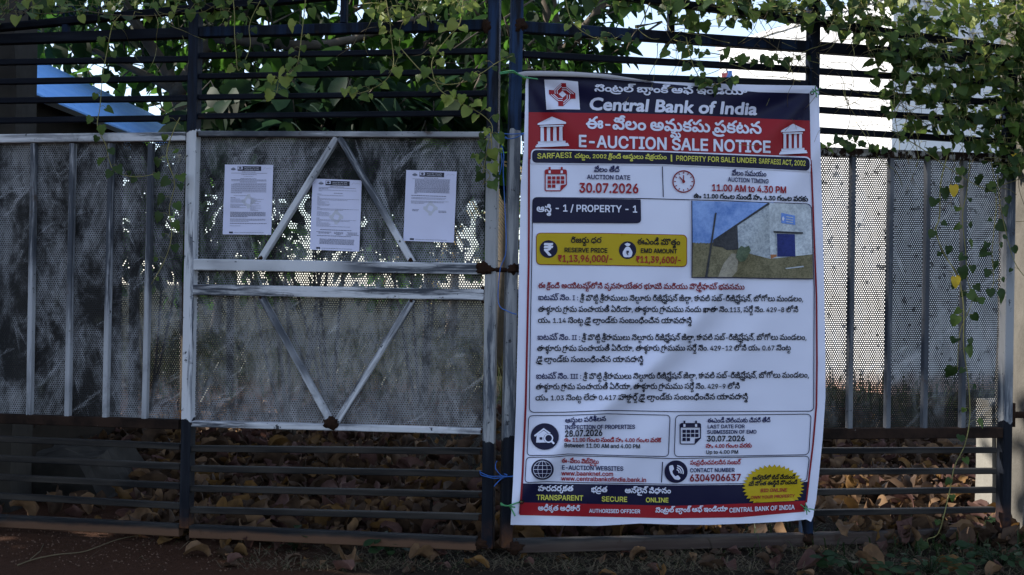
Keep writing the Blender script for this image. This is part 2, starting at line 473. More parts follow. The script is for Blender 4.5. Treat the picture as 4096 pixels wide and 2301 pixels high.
# sheets
sheet(gl, LP, [(-500, 555), (742, 545), (718, 1700), (-525, 1660)], M_PERF_A, 0.040, 'sooty dark perforated sheet')
sheet(gl, LP, [(780, 536), (1940, 538), (1935, 1080), (760, 1060)], M_PERF_A, 0.040, 'upper sheet behind the pasted notices')
sheet(gl, LP, [(765, 1060), (1936, 1080), (1933, 1185), (762, 1165)], M_PERF_A, 0.042)
sheet(gl, LP, [(762, 1162), (1935, 1180), (1930, 1727), (757, 1697)], M_PERF_B, 0.040, 'paler lower sheet with a V of braces')
# lower bars
for (a, b) in (((-480, 1738), (716, 1789)), ((-480, 1814), (716, 1869)), ((-480, 1888), (716, 1948)), ((-480, 1960), (716, 2028))):
    mk(gl, 'lower_bar', LP, a, b, 25, M_DARKLOW, 0.004, 0.038)
for (a, b) in (((757, 1797), (1928, 1808)), ((757, 1877), (1927, 1899)), ((757, 1957), (1926, 1982)), ((757, 2043), (1925, 2072))):
    mk(gl, 'lower_bar', LP, a, b, 25, M_DARKLOW, 0.004, 0.038)
mk(gl, 'bottom_rail', LP, (-480, 2062), (716, 2124), 48, M_BOTTOM, -0.004, TD)
mk(gl, 'bottom_rail', LP, (758, 2128), (1905, 2178), 50, M_BOTTOM, -0.004, TD)

def blob(pl, px, py, rx, ry, mat, y, seed, squash=0.5):
    m = MB(); vs = []; fs = []
    n, k = 20, 12
    x, z = pl.loc(px, py)
    for j in range(k + 1):
        a = math.pi * j / k
        for i in range(n):
            b = 2 * math.pi * i / n
            d = Vector((math.sin(a) * math.cos(b), math.sin(a) * math.sin(b) * squash, math.cos(a)))
            s_ = 1 + 0.5 * noise.noise(d * 2.0 + Vector((seed, 0, 0))) + 0.45 * noise.noise(d * 5.5 + Vector((0, seed, 0)))
            vs.append((x + d.x * rx * PXM * s_, y + d.y * rx * PXM * s_, z + d.z * ry * PXM * s_))
    for j in range(k):
        for i in range(n):
            fs.append((j * n + i, j * n + (i + 1) % n, (j + 1) * n + (i + 1) % n, (j + 1) * n + i))
    m.add(vs, fs, mat)
    return m
blob(LP, 1937, 1073, 34, 24, M_RUST, -0.006, 1, 0.4).build('lock_lug', gl, True)['label'] = 'rust-caked lug holding the bolt'
blob(LP, 1324, 1693, 26, 24, M_RUST, 0.0, 4).build('weld_patch', gl, True)
blob(LP, 1948, 106, 18, 26, M_RUST, -0.002, 5).build('weld_patch', gl, True)
blob(LP, 1928, 2175, 24, 20, M_RUST, 0.0, 6).build('weld_patch', gl, True)
for i_, (wx, wy, wr) in enumerate(((785, 536, 10), (764, 1040, 12), (764, 1078, 11), (763, 1142, 11), (1935, 1162, 13), (1934, 1200, 12), (758, 1698, 11), (1930, 1728, 11), (1042, 1034, 8), (1642, 1046, 11), (1040, 1188, 6), (1645, 1203, 6), (1930, 1808, 10), (1928, 1899, 10), (1926, 1982, 11), (1925, 2072, 12))):
    blob(LP, wx, wy, wr, wr * 1.1, M_RUST, 0.002, 20 + i_, 0.35).build('weld_patch', gl, True)
m = MB()
p0 = LP.l3(1940, 1078, -0.004); p1 = RP.l3(2085, 1082, -0.006)
pw1 = RP.o + RP.a * p1.x + RP.b * p1.y + Vector((0, 0, p1.z))
q = pw1 - LP.o
p1l = Vector((q.dot(LP.a), q.dot(LP.b), q.z))
m.tube([p0, p0.lerp(p1l, 0.5), p1l], 9.5 * PXM, M_RUST, 10)
m.build('sliding_bolt', gl, True)
# scroll ornament along the head rail
for cx in (118, 255, 395):
    m = MB()
    for sgn in (-1, 1):
        pts = []
        for k in range(26):
            a = k / 25 * 2.2 * math.pi
            r = (26 - 19 * k / 25)
            pts.append(LP.l3(cx + sgn * (30 - r * math.cos(a)) , 58 - r * math.sin(a) * 1.1 - 8, 0.02))
        m.tube(pts, 3.2 * PXM, M_DARKV, 6)
    m.tube([LP.l3(cx, 92, 0.02), LP.l3(cx, 40, 0.02), LP.l3(cx + 1, -40, 0.02)], 6 * PXM, M_DARKV, 6, 2 * PXM)
    m.build('scroll_ornament', head_l, True)

# ------------------------------------------------------------------ gate, right leaf
gr = empty('gate_leaf', RP.o, RP.ang, 'right leaf of the steel gate, mostly hidden behind the big printed banner', 'gate', 'leaves of the steel gate')
mk(gr, 'stile', RP, (2075, -140), (2027, 2190), 45, M_ST3, -0.006, 0.05, 'meeting post beside the banner, white and blue scraped paint')
mk(gr, 'stile', RP, (3266, -160), (3232, 2135), 42, M_DARKV, -0.006, 0.05)
hinge_st = mk(gr, 'stile', RP, (4052, 240), (4024, 2150), 42, M_ST4, -0.006, 0.05, 'hinge post with worn grey paint over a black foot')
mk(gr, 'top_rail', RP, (2096, 106), (3238, 184), 44, M_DARKV)
mk(gr, 'top_rail', RP, (3284, 188), (4040, 242), 46, M_DARKH)
mk(gr, 'head_rail', RP, (2096, -70), (3240, 80), 28, M_DARKH)
mk(gr, 'head_rail', RP, (3284, 86), (4046, 196), 28, M_DARKH)
mk(gr, 'short_post', RP, (2690, -10), (2689, 126), 26, M_DARKV, 0.004, 0.036)
for (a, b) in (((2095, 214), (3236, 276)), ((2093, 290), (3236, 332)), ((2090, 384), (3250, 424)), ((2088, 460), (3248, 508))):
    mk(gr, 'infill_bar', RP, a, b, 25, M_DARKH, 0.006, 0.036)
for (a, b) in (((3282, 282), (4030, 331)), ((3280, 363), (4030, 410)), ((3278, 437), (4030, 486)), ((3277, 519), (4030, 566))):
    mk(gr, 'infill_bar', RP, a, b, 25, M_DARKH, 0.006, 0.036)
mk(gr, 'panel_rail', RP, (3278, 604), (4030, 632), 34, M_PEELRAIL, -0.004, TD, 'peeling grey rail above the right panel')
mk(gr, 'panel_rail', RP, (2094, 545), (3248, 602), 30, M_WHITEH)
mk(gr, 'panel_rail', RP, (2070, 1078), (3250, 1066), 44, M_WHITEH2)
mk(gr, 'panel_rail', RP, (2068, 1180), (3250, 1160), 44, M_WHITEH)
mk(gr, 'panel_rail', RP, (2060, 1732), (3218, 1728), 26, M_WHITEH)
mk(gr, 'panel_rail', RP, (3256, 1737), (4010, 1732), 44, M_RUSTRAIL, -0.004, TD, 'rusty brown rail under the right panel')
for (a, b) in ((3420, 3405), (3574, 3557), (3722, 3705), (3867, 3858)):
    mk(gr, 'panel_slat', RP, (a, 618), (b, 1718), 21, M_WHITEV2, 0.006, 0.038)
sheet(gr, RP, [(3275, 604), (4035, 632), (4015, 1735), (3250, 1738)], M_PERF_C, 0.040, 'stained perforated sheet with bright holes')
sheet(gr, RP, [(2090, 545), (3250, 602), (3245, 1730), (2055, 1732)], M_PERF_B, 0.040)
for (a, b) in (((3250, 1806), (3990, 1803)), ((3248, 1890), (3988, 1887)), ((3246, 1972), (3986, 1963)), ((3244, 2055), (3984, 2042))):
    mk(gr, 'lower_bar', RP, a, b, 24, M_DARKLOW, 0.004, 0.038)
for (a, b) in (((2050, 1812), (3216, 1807)), ((2048, 1902), (3215, 1891)), ((2046, 1985), (3214, 1973)), ((2044, 2075), (3213, 2057))):
    mk(gr, 'lower_bar', RP, a, b, 24, M_DARKLOW, 0.004, 0.038)
mk(gr, 'bottom_rail', RP, (2052, 2187), (3213, 2162), 52, M_BOTTOM2, -0.004, TD)
mk(gr, 'bottom_rail', RP, (3252, 2160), (4004, 2133), 50, M_BOTTOM2, -0.004, TD)
blob(RP, 2060, 2190, 30, 26, M_RUST, 0.0, 8).build('weld_patch', gr, True)
blob(RP, 2082, 100, 24, 28, M_RUST, -0.002, 9).build('weld_patch', gr, True)
blob(RP, 2052, 1078, 22, 22, M_RUST, -0.006, 10).build('bolt_socket', gr, True)
blob(RP, 3234, 2158, 22, 24, M_RUST, -0.002, 11).build('weld_patch', gr, True)
blob(RP, 3988, 2120, 18, 30, M_RUST, 0.0, 12).build('weld_patch', gr, True)
m = MB()
x, z = RP.loc(4058, 1662)
m.tube([(x, 0.02, z - 0.055), (x, 0.02, z), (x, 0.02, z + 0.055)], 0.016, M_RUST, 12)
m.bar((x - 0.04, z), (x + 0.10, z), 0.03, 0.012, 0.028, M_RUST)
m.build('hinge', hinge_st, True)

# ------------------------------------------------------------------ lettering engine (built-in fonts, outlines filled by hand)
_tc = bpy.data.curves.new('lettering_source', 'FONT')
_tc.fill_mode = 'NONE'; _tc.resolution_u = 3
_to = bpy.data.objects.new('lettering_source', _tc)
COL.objects.link(_to)
_bf = _tc.font
try:
    _inter = bpy.data.fonts.load(os.path.join(bpy.utils.resource_path('LOCAL'), 'datafiles', 'fonts', 'Inter.woff2'))
except Exception:
    _inter = _bf
FONTS = {'a': _inter, 'g': _bf}
_gc = {}
def _loops(body, font):
    _tc.font = FONTS[font]; _tc.body = body
    bpy.context.view_layer.update()
    ev = _to.evaluated_get(bpy.context.evaluated_depsgraph_get())
    me = ev.to_mesh()
    vs = [(v.co.x, v.co.y) for v in me.vertices]
    nxt = {}
    for e in me.edges:
        nxt.setdefault(e.vertices[0], []).append(e.vertices[1]); nxt.setdefault(e.vertices[1], []).append(e.vertices[0])
    ev.to_mesh_clear()
    seen = set(); out = []
    for s_ in range(len(vs)):
        if s_ in seen or s_ not in nxt: continue
        lp = [s_]; seen.add(s_); cur = s_
        while True:
            nb = [q for q in nxt[cur] if q not in seen]
            if not nb: break
            k = (cur + 1) if (cur + 1) in nb else nb[0]
            seen.add(k); lp.append(k); cur = k
        if len(lp) > 2: out.append([vs[i] for i in lp])
    return out
def glyph(ch, font):
    k = (ch, font)
    if k not in _gc:
        lo = _loops(ch, font) if ch.strip() else []
        w0 = min(p[0] for l in _loops('|', font) for p in l)
        base = 'l' if 0x0C00 <= ord(ch) <= 0x0C7F and ord(ch) in MARKS else ''
        pre = _loops(base + ch + '|', font)
        bar = max(pre, key=lambda l: min(p[0] for p in l))
        adv = min(p[0] for p in bar) - w0
        if base:
            pb = _loops(base + '|', font)
            adv -= min(p[0] for p in max(pb, key=lambda l: min(p[0] for p in l))) - w0
            adv = max(adv, 0)
        _gc[k] = (lo, adv)
    return _gc[k]
MARKS = set(list(range(0x0C3E, 0x0C4D)) + [0x0C4D, 0x0C55, 0x0C56])
VIR = '\u0c4d'; ZW = '\u200c'
def is_te(c): return 0x0C00 <= ord(c) <= 0x0C7F
def is_cons(c): return 0x0C15 <= ord(c) <= 0x0C39
def scl(lo, s_, dx, dy, sy=None):
    sy = sy or s_
    return [[(x * s_ + dx, y * sy + dy) for x, y in l] for l in lo]
def bbox(lo):
    xs_ = [p[0] for l in lo for p in l]; ys_ = [p[1] for l in lo for p in l]
    return min(xs_), min(ys_), max(xs_), max(ys_)
def arc(cx, cy, rx, ry, a0, a1, w, n=9):
    o = []; i_ = []
    for k in range(n):
        a = a0 + (a1 - a0) * k / (n - 1)
        o.append((cx + (rx + w / 2) * math.cos(a), cy + (ry + w / 2) * math.sin(a)))
        i_.append((cx + (rx - w / 2) * math.cos(a), cy + (ry - w / 2) * math.sin(a)))
    return [o + i_[::-1]]
_hb = {}
def body_h(font, te):
    k = (font, te)
    if k not in _hb:
        b = bbox(_loops('ల' if te else 'H', font)); _hb[k] = b[3] - b[1]
    return _hb[k]
def layout(s, font, latin=1.12):
    """list of glyph outlines with body height 1, plus the total width"""
    te = any(is_te(c) for c in s)
    hT = body_h('g', True) if te else 1
    hL = body_h(font, False)
    out = []; x = 0.0; i = 0
    kT = 1 / hT; kL = (latin if te else 1.0) / hL
    while i < len(s):
        c = s[i]
        if c == ZW: i += 1; continue
        if c == '॥':
            for d in (0.12, 0.42):
                out.append([[(x + d, -0.05), (x + d + 0.14, -0.05), (x + d + 0.14, 0.5), (x + d, 0.5)]])
            x += 0.75; i += 1; continue
        if is_te(c):
            lo, adv = glyph(c, 'g'); x0 = x
            out.append(scl(lo, kT, x0, 0)); x = x0 + adv * kT
            i += 1; sub = 0
            while i < len(s) and (s[i] in (VIR, ZW) or (is_te(s[i]) and ord(s[i]) in MARKS)):
                if s[i] == VIR and i + 1 < len(s) and is_cons(s[i + 1]):
                    q = s[i + 1]; w = adv * kT
                    if q == 'ర':
                        out.append(arc(x0 + w * 0.42, -0.02, w * 0.48, 0.40, math.pi * 0.95, math.pi * 1.75, 0.17))
                    elif q == 'య':
                        out.append(arc(x0 + w * 0.95, -0.12, w * 0.25, 0.38, math.pi * 1.05, math.pi * 2.2, 0.16)); x += 0.25
                    else:
                        l2, a2 = glyph(q, 'g')
                        b = bbox(l2); k2 = kT * 0.56
                        out.append(scl(l2, k2, x0 + w * 0.62 - (b[0] + b[2]) / 2 * k2 + 0.12 * sub, -0.16 - min(b[3], hT) * k2 - 0.05))
                    sub += 1; i += 2
                elif s[i] == ZW: i += 1
                else:
                    l2, a2 = glyph(s[i], 'g')
                    out.append(scl(l2, kT, x, 0)); x += a2 * kT; i += 1
            continue
        lo, adv = glyph(c, font)
        if lo: out.append(scl(lo, kL, x, 0))
        x += adv * kL * (1.0 if c != ' ' else 1.0); i += 1
    return out, x

_fc = {}
def fill(loops, bold=0.0, grid=None):
    """nonzero-winding fill of a set of closed outlines; bold dilates them; grid adds inner points"""
    vs = []; es = []
    offs = [(0, 0)] if not bold else [(bold * math.cos(a), bold * math.sin(a)) for a in ([0.4 + 0.785 * i for i in range(8)] if bold > 0.03 else (0.4, 1.97, 3.54, 5.11))]
    for dx, dy in offs:
        for l in loops:
            k0 = len(vs); n = len(l)
            vs.extend(Vector((x + dx, y + dy)) for x, y in l)
            es.extend((k0 + q, k0 + (q + 1) % n) for q in range(n))
    A = np.array([(vs[a].x, vs[a].y, vs[b].x, vs[b].y) for a, b in es])
    if grid:
        b = bbox(loops)
        y = math.floor(b[1] / grid) * grid
        while y < b[3]:
            x = math.floor(b[0] / grid) * grid
            while x < b[2]:
                if x > b[0] and y > b[1]: vs.append(Vector((x + 0.13, y + 0.07)))
                x += grid
            y += grid
    V, E, FF, ov, oe, of = delaunay_2d_cdt(vs, es, [], 0, 1e-5)
    if not FF: return [], []
    C_ = np.array([(sum(V[i].x for i in f) / len(f), sum(V[i].y for i in f) / len(f)) for f in FF])
    wind = np.zeros(len(C_), dtype=int)
    for s0 in range(0, len(C_), 400):                       # winding number of every triangle's centre
        px_ = C_[s0:s0 + 400, 0:1]; py_ = C_[s0:s0 + 400, 1:2]
        x0, y0, x1, y1 = A[:, 0], A[:, 1], A[:, 2], A[:, 3]
        side = (x1 - x0) * (py_ - y0) - (px_ - x0) * (y1 - y0)
        wind[s0:s0 + 400] = ((y0 <= py_) & (y1 > py_) & (side > 0)).sum(1) - ((y0 > py_) & (y1 <= py_) & (side < 0)).sum(1)
    keep = [f for f, w in zip(FF, wind) if w != 0]
    return [(v.x, v.y) for v in V], keep

class Print:
    """flat print laid on a surface: mapping(px, py, layer) -> local point"""
    def __init__(s, mapping):
        s.mp = mapping; s.parts = {}
    def mb(s, part): return s.parts.setdefault(part, MB())
    def poly(s, part, loops, mat, layer=1, grid=12.0):
        v, f = fill(loops, 0.0, grid)
        s.mb(part).add([s.mp(x, y, layer) for x, y in v], f, mat)
    def text(s, part, string, x0, y0, x1, y1, h, mat, font='a', bold=0.02, shear=0.0, layer=3, latin=1.12):
        gl_, w = layout(string, font, latin)
        ux, uy = (x1 - x0) / w, (y1 - y0) / w
        m = s.mb(part)
        for lo in gl_:
            if not lo: continue
            bx = bbox(lo)[0]
            key = (hash(tuple((round(x - bx, 3), round(y, 3)) for l in lo for x, y in l)), round(bold, 4))
            if key not in _fc:
                _fc[key] = fill([[(x - bx, y) for x, y in l] for l in lo], bold)
            v, f = _fc[key]
            m.add([s.mp(x0 + (x + bx) * ux + y * h * shear, y0 + (x + bx) * uy - y * h, layer) for x, y in v], f, mat)
    def stroke(s, part, pts, w, mat, closed=False, layer=2):
        n = len(pts); L = []; Rr = []
        for i in range(n):
            a = pts[(i - 1) % n] if (closed or i) else pts[i]; b = pts[(i + 1) % n] if (closed or i < n - 1) else pts[i]
            dx, dy = b[0] - a[0], b[1] - a[1]; q = math.hypot(dx, dy) or 1
            L.append((pts[i][0] - dy / q * w / 2, pts[i][1] + dx / q * w / 2)); Rr.append((pts[i][0] + dy / q * w / 2, pts[i][1] - dx / q * w / 2))
        vs = [s.mp(x, y, layer) for x, y in L + Rr]
        fs = [(i, (i + 1) % n, n + (i + 1) % n, n + i) for i in range(n if closed else n - 1)]
        s.mb(part).add(vs, fs, mat)
    def disc(s, part, cx, cy, rx, ry, mat, layer=2, n=36):
        s.poly(part, [[(cx + rx * math.cos(2 * math.pi * k / n), cy + ry * math.sin(2 * math.pi * k / n)) for k in range(n)]], mat, layer, 14)
    def ring(s, part, cx, cy, r, w, mat, layer=3, ry=None, n=40):
        ry = ry or r
        s.stroke(part, [(cx + r * math.cos(2 * math.pi * k / n), cy + ry * math.sin(2 * math.pi * k / n)) for k in range(n)], w, mat, True, layer)

def rounded(pts, r, n=6, sub=20):
    """polygon with rounded corners; r a number or a list"""
    out = []; k = len(pts)
    rs = r if isinstance(r, (list, tuple)) else [r] * k
    for i in range(k):
        p = Vector(pts[i]); a = Vector(pts[i - 1]); b = Vector(pts[(i + 1) % k]); q = rs[i]
        if q <= 0: out.append(tuple(p)); continue
        u = (a - p).normalized() * q; v = (b - p).normalized() * q
        for j in range(n + 1):
            t_ = j / n
            s0 = p + u; s1 = p + v
            out.append(tuple(s0 * (1 - t_) ** 2 + p * 2 * t_ * (1 - t_) + s1 * t_ * t_))
    dense = []
    for i in range(len(out)):
        a, b = out[i], out[(i + 1) % len(out)]
        m_ = max(1, int(math.hypot(b[0] - a[0], b[1] - a[1]) / sub))
        for j in range(m_): dense.append((a[0] + (b[0] - a[0]) * j / m_, a[1] + (b[1] - a[1]) * j / m_))
    return dense
def dens(pts, sub=20, closed=False):
    out = []
    for i in range(len(pts) - (0 if closed else 1)):
        a, b = pts[i], pts[(i + 1) % len(pts)]
        m_ = max(1, int(math.hypot(b[0] - a[0], b[1] - a[1]) / sub))
        for j in range(m_): out.append((a[0] + (b[0] - a[0]) * j / m_, a[1] + (b[1] - a[1]) * j / m_))
    if not closed: out.append(pts[-1])
    return out

# ------------------------------------------------------------------ the banner
def gloss(name, col, rough=0.42, spec=0.14):
    t = NT(name)
    return t.done(col, rough, spec)
B_W = gloss('banner_white_vinyl', (0.60, 0.615, 0.76), 0.36, 0.3)
B_BACK = gloss('banner_grey_back', (0.36, 0.35, 0.38), 0.6)
B_N = gloss('print_navy', (0.009, 0.009, 0.034))
B_R = gloss('print_red', (0.27, 0.014, 0.022))
B_DR = gloss('print_dark_red', (0.19, 0.010, 0.018))
B_Y = gloss('print_yellow', (0.42, 0.30, 0.012))
B_YT = gloss('print_yellow_green', (0.52, 0.50, 0.09))
B_K = gloss('print_black', (0.008, 0.008, 0.014))
B_NT = gloss('print_navy_text', (0.012, 0.014, 0.07))

def bdisp(x, y):
    """folds of the banner: metres towards the viewer, at photo-plane position x, y"""
    d = 0.0
    # long soft ridge from the middle right down to the lower-left tie
    L0 = Vector((2990, 980)); L1 = Vector((2100, 2020)); u = (L1 - L0).normalized(); n = Vector((-u.y, u.x))
    q = (Vector((x, y)) - L0).dot(n); sgn = q + 40 * math.sin((Vector((x, y)) - L0).dot(u) / 260)
    fade = 0.35 + 0.65 * math.exp(-(((Vector((x, y)) - L0).dot(u) - 800) / 700) ** 2)
    d += fade * (0.040 * math.exp(-(sgn / 52) ** 2) + 0.014 * math.exp(-((sgn + 210) / 70) ** 2) - 0.012 * math.exp(-((sgn - 150) / 60) ** 2))
    # creases fanning out of the top corners
    for cx, cy, s_, k, ph in ((2095, 300, 1, 9, 0.4), (3262, 352, -1, 8, 1.2)):
        dx, dy = (x - cx) * s_, y - cy
        r = math.hypot(dx, dy) + 1e-6; a = math.atan2(dy, dx)
        d += 0.012 * math.exp(-((r - 230) / 200) ** 2) * math.sin(k * a + ph) * (1 if s_ > 0 else 1.3) * min(1, r / 150)
    for cx, cy, s_, k, ph in ((2085, 2030, 1, 7, 0.0), (3240, 2020, -1, 7, 0.7)):
        dx, dy = (x - cx) * s_, cy - y
        r = math.hypot(dx, dy) + 1e-6; a = math.atan2(dy, dx)
        d += 0.004 * math.exp(-((r - 190) / 160) ** 2) * math.sin(k * a + ph) * min(1, r / 150)
    d += 0.012 * math.sin((x - 2050) / 1250 * math.pi) * math.sin((y - 290) / 1800 * math.pi)
    d += 0.004 * noise.noise((x / 190, y / 260, 0.0)) + 0.0015 * noise.noise((x / 60, y / 75, 4.0))
    # dip between the right-hand ribs, and the curl of the lower right corner
    d += 0.010 * math.exp(-((x - 3040) / 60) ** 2 - ((y - 740) / 150) ** 2)
    if y > 2040: d += 0.00022 * (y - 2040) * max(0.0, (x - 3050) / 200)
    return d
def bmap(x, y, layer):
    return RP.l3(x, y, -0.036 - bdisp(x, y) - 0.0017 * layer)

ban = empty('banner', RP.world(2660, 2100, -0.036), RP.ang, 'large white, navy and red printed auction notice banner tied over the right gate leaf', 'banner')
BO = Vector(RP.l3(2660, 2100, -0.036))
def bm2(x, y, layer): return Vector(bmap(x, y, layer)) - BO
outline = [(2108, 300), (2333, 306), (2567, 324), (2795, 333), (3033, 340), (3262, 343), (3275, 360), (3279, 500), (3285, 700), (3291, 900), (3297, 1150), (3301, 1400), (3302, 1590), (3291, 1750), (3276, 1900), (3265, 2000), (3258, 2032),
           (3253, 2066), (3244, 2088), (3225, 2078), (3150, 2086), (3000, 2094), (2838, 2100), (2700, 2099), (2560, 2094), (2480, 2099), (2396, 2104), (2220, 2102), (2042, 2100), (2052, 1931), (2064, 1620), (2072, 1300), (2079, 930), (2083, 739), (2095, 598), (2101, 400), (2102, 335)]
P = Print(bm2)
P.poly('sheet', [dens(outline, 16, True)], B_W, 0, 11)
P.parts['sheet'].mats[0] = B_W
# folded-back hem along the top
m = P.mb('folded_hem')
hem = [(2068, 292), (2100, 285), (2160, 284), (2287, 287), (2427, 297), (2530, 313), (2613, 328)]
low = [(2092, 306), (2120, 306), (2170, 306), (2310, 309), (2440, 315), (2540, 324), (2613, 331)]
vs = [bm2(x, y, 14) for x, y in hem] + [bm2(x, y, 9) + Vector((0, -0.012, 0)) for x, y in low] + [bm2(x, y, 3) for x, y in low]
k = len(hem)
m.add(vs, [(i, i + 1, k + i + 1, k + i) for i in range(k - 1)] + [(k + i, k + i + 1, 2 * k + i + 1, 2 * k + i) for i in range(k - 1)], B_BACK)
G = 'printed_graphics'; T = 'lettering'
P.poly(G, [dens([(2114, 303), (2333, 308), (2567, 327), (2800, 348), (3033, 369), (3238, 374), (3240, 483), (3033, 474), (2753, 460), (2567, 455), (2114, 449)], 16, True)], B_N, 1)
P.poly(G, [dens([(2114, 449), (2567, 455), (2753, 460), (3033, 474), (3240, 483), (3244, 668), (3014, 655), (2650, 638), (2112, 637)], 16, True)], B_R, 1)
pill = [(2129, 600), (2650, 609), (3014, 624), (3238, 632), (3239, 684), (3014, 672), (2650, 657), (2128, 651)]
pr = [20, 0, 0, 20, 20, 0, 0, 20]
P.poly(G, [rounded([(x + (-5 if i in (0, 7) else 5 if i in (3, 4) else 0), y + (-5 if i < 4 else 4)) for i, (x, y) in enumerate(pill)], [24, 0, 0, 24, 4, 0, 0, 4])], B_W, 2)
P.poly(G, [rounded(pill, pr)], B_N, 3)
# side lines
P.stroke(G, dens([(2116, 630), (2116, 740), (2115, 1046), (2110, 1300), (2103, 1620), (2090, 1900), (2080, 2056)]), 8, B_DR)
P.stroke(G, dens([(3243, 640), (3247, 700), (3256, 929), (3266, 1180), (3268, 1450), (3266, 1620), (3252, 1780), (3238, 1896), (3225, 2010)]), 7, B_DR)
# footer bands
P.poly(G, [dens([(2092, 1934), (2330, 1936), (2700, 1942), (2990, 1939), (3232, 1927), (3225, 2003), (2995, 2014), (2700, 2024), (2085, 2010)], 16, True)], B_N, 1)
P.poly(G, [dens([(2085, 2010), (2700, 2024), (2995, 2014), (3225, 2003), (3218, 2047), (2960, 2070), (2690, 2074), (2078, 2061)], 16, True)], B_R, 1)

def cr(k, x, y):
    ox, oy, s_ = {'C': (2100, 0, 2.1433), '1': (2050, 560, 3.9108), '2': (2650, 560, 3.8448), '3': (2080, 880, 3.617), '4': (2650, 780, 3.618), '5': (2080, 1160, 3.0145), '6': (2650, 1160, 3.0149), '7': (2050, 1620, 2.894), '8': (2650, 1620, 2.894), 'F': (2000, 1700, 2.1467), 'G': (2170, 310, 10.3375)}[k]
    return (ox + x / s_, oy + y / s_)
def sc(k, v): return v / {'C': 2.1433, '1': 3.9108, '2': 3.8448, '3': 3.617, '4': 3.618, '5': 3.0145, '6': 3.0149, '7': 2.894, '8': 2.894, 'F': 2.1467, 'G': 10.3375}[k]
def pts(k, L): return [cr(k, x, y) for x, y in L]
def TX(k, s_, x0, y0, x1, y1, h, mat, k2=None, **kw):
    a = cr(k, x0, y0); b = cr(k2 or k, x1, y1)
    P.text(T, s_, a[0], a[1], b[0], b[1], sc(k, h), mat, **kw)

# header
TX('C', 'సెంట్రల్ బ్యాంక్ ఆఫ్ ఇండియా', 595, 782, 1905, 812, 42, B_W, bold=0.05)
TX('C', 'Central Bank of India', 545, 940, 1985, 985, 100, B_W, font='g', bold=0.05, shear=0.13)
TX('C', 'ఈ-వేలం అమ్మకపు ప్రకటన', 522, 1100, 2030, 1146, 72, B_W, bold=0.05)
TX('C', 'E-AUCTION SALE NOTICE', 455, 1258, 2110, 1310, 98, B_W, bold=0.045)
TX('1', 'SARFAESI', 385, 292, 930, 276, 80, B_YT, bold=0.03, layer=5)
TX('1', 'చట్టం, 2002 క్రింది ఆస్తులు విక్రయం', 970, 280, 2415, 302, 52, B_YT, bold=0.045, layer=5)
P.stroke(G, pts('1', [(2485, 232), (2488, 340)]), sc('1', 24), B_YT, False, 5)
TX('2', 'PROPERTY FOR SALE UNDER', 205, 318, 1445, 356, 76, B_YT, bold=0.035, layer=5)
TX('2', 'SARFAESI ACT, 2002', 1480, 360, 2205, 398, 76, B_YT, bold=0.035, layer=5)
# emblem
P.poly(G, [dens(pts('G', [(75, 92), (800, 105), (1468, 175), (1550, 1330), (700, 1310), (165, 1340)]), 8, True)], B_W, 2, 9)
EMB = [(775, 235), (970, 235), (985, 375), (1360, 665), (1368, 885), (1180, 890), (1060, 985), (855, 1190), (655, 1185), (650, 1020), (270, 690), (262, 515), (470, 525)]
HOLE = [(825, 560), (990, 705), (835, 840), (665, 690)]
STR = [[(775, 285), (510, 540), (525, 675)], [(780, 365), (600, 545), (615, 675)], [(805, 430), (995, 430), (1285, 685)], [(805, 515), (985, 515), (1190, 685)],
       [(1115, 715), (1120, 885), (860, 1110)], [(1020, 715), (1020, 885), (860, 1020)], [(830, 955), (650, 955), (355, 700)], [(830, 872), (650, 872), (450, 700)]]
P.poly(G, [dens(pts('G', EMB), 8, True)], B_R, 3, 10)
P.poly(G, [pts('G', HOLE)], B_W, 4, 8)
for q in STR: P.stroke(G, pts('G', q), sc('G', 32), B_W, False, 4)
# little temple fronts
def temple(ax, ay, w, h):
    X = lambda u: ax + u * w / 245.0
    Yy = lambda v: ay + v * h / 262.0
    for q in ([(0, 0), (122, 48), (122, 62), (-122, 72), (-122, 60)], [(-104, 76), (100, 72), (100, 84), (-104, 88)],
              [(-130, 238), (140, 226), (140, 240), (148, 240), (148, 252), (-140, 264), (-140, 250), (-130, 250)], [(-118, 214), (118, 206), (118, 228), (-118, 236)]):
        P.poly(G, [pts('C', [(X(u), Yy(v)) for u, v in q])], B_W, 3, 30)
    for u in (-82, -28, 26, 78):
        P.poly(G, [pts('C', [(X(u - 14), Yy(88)), (X(u + 13), Yy(86)), (X(u + 15), Yy(212)), (X(u - 15), Yy(214))])], B_W, 3, 30)
temple(230, 1000, 245, 262)
temple(2297, 1062, 205, 262)
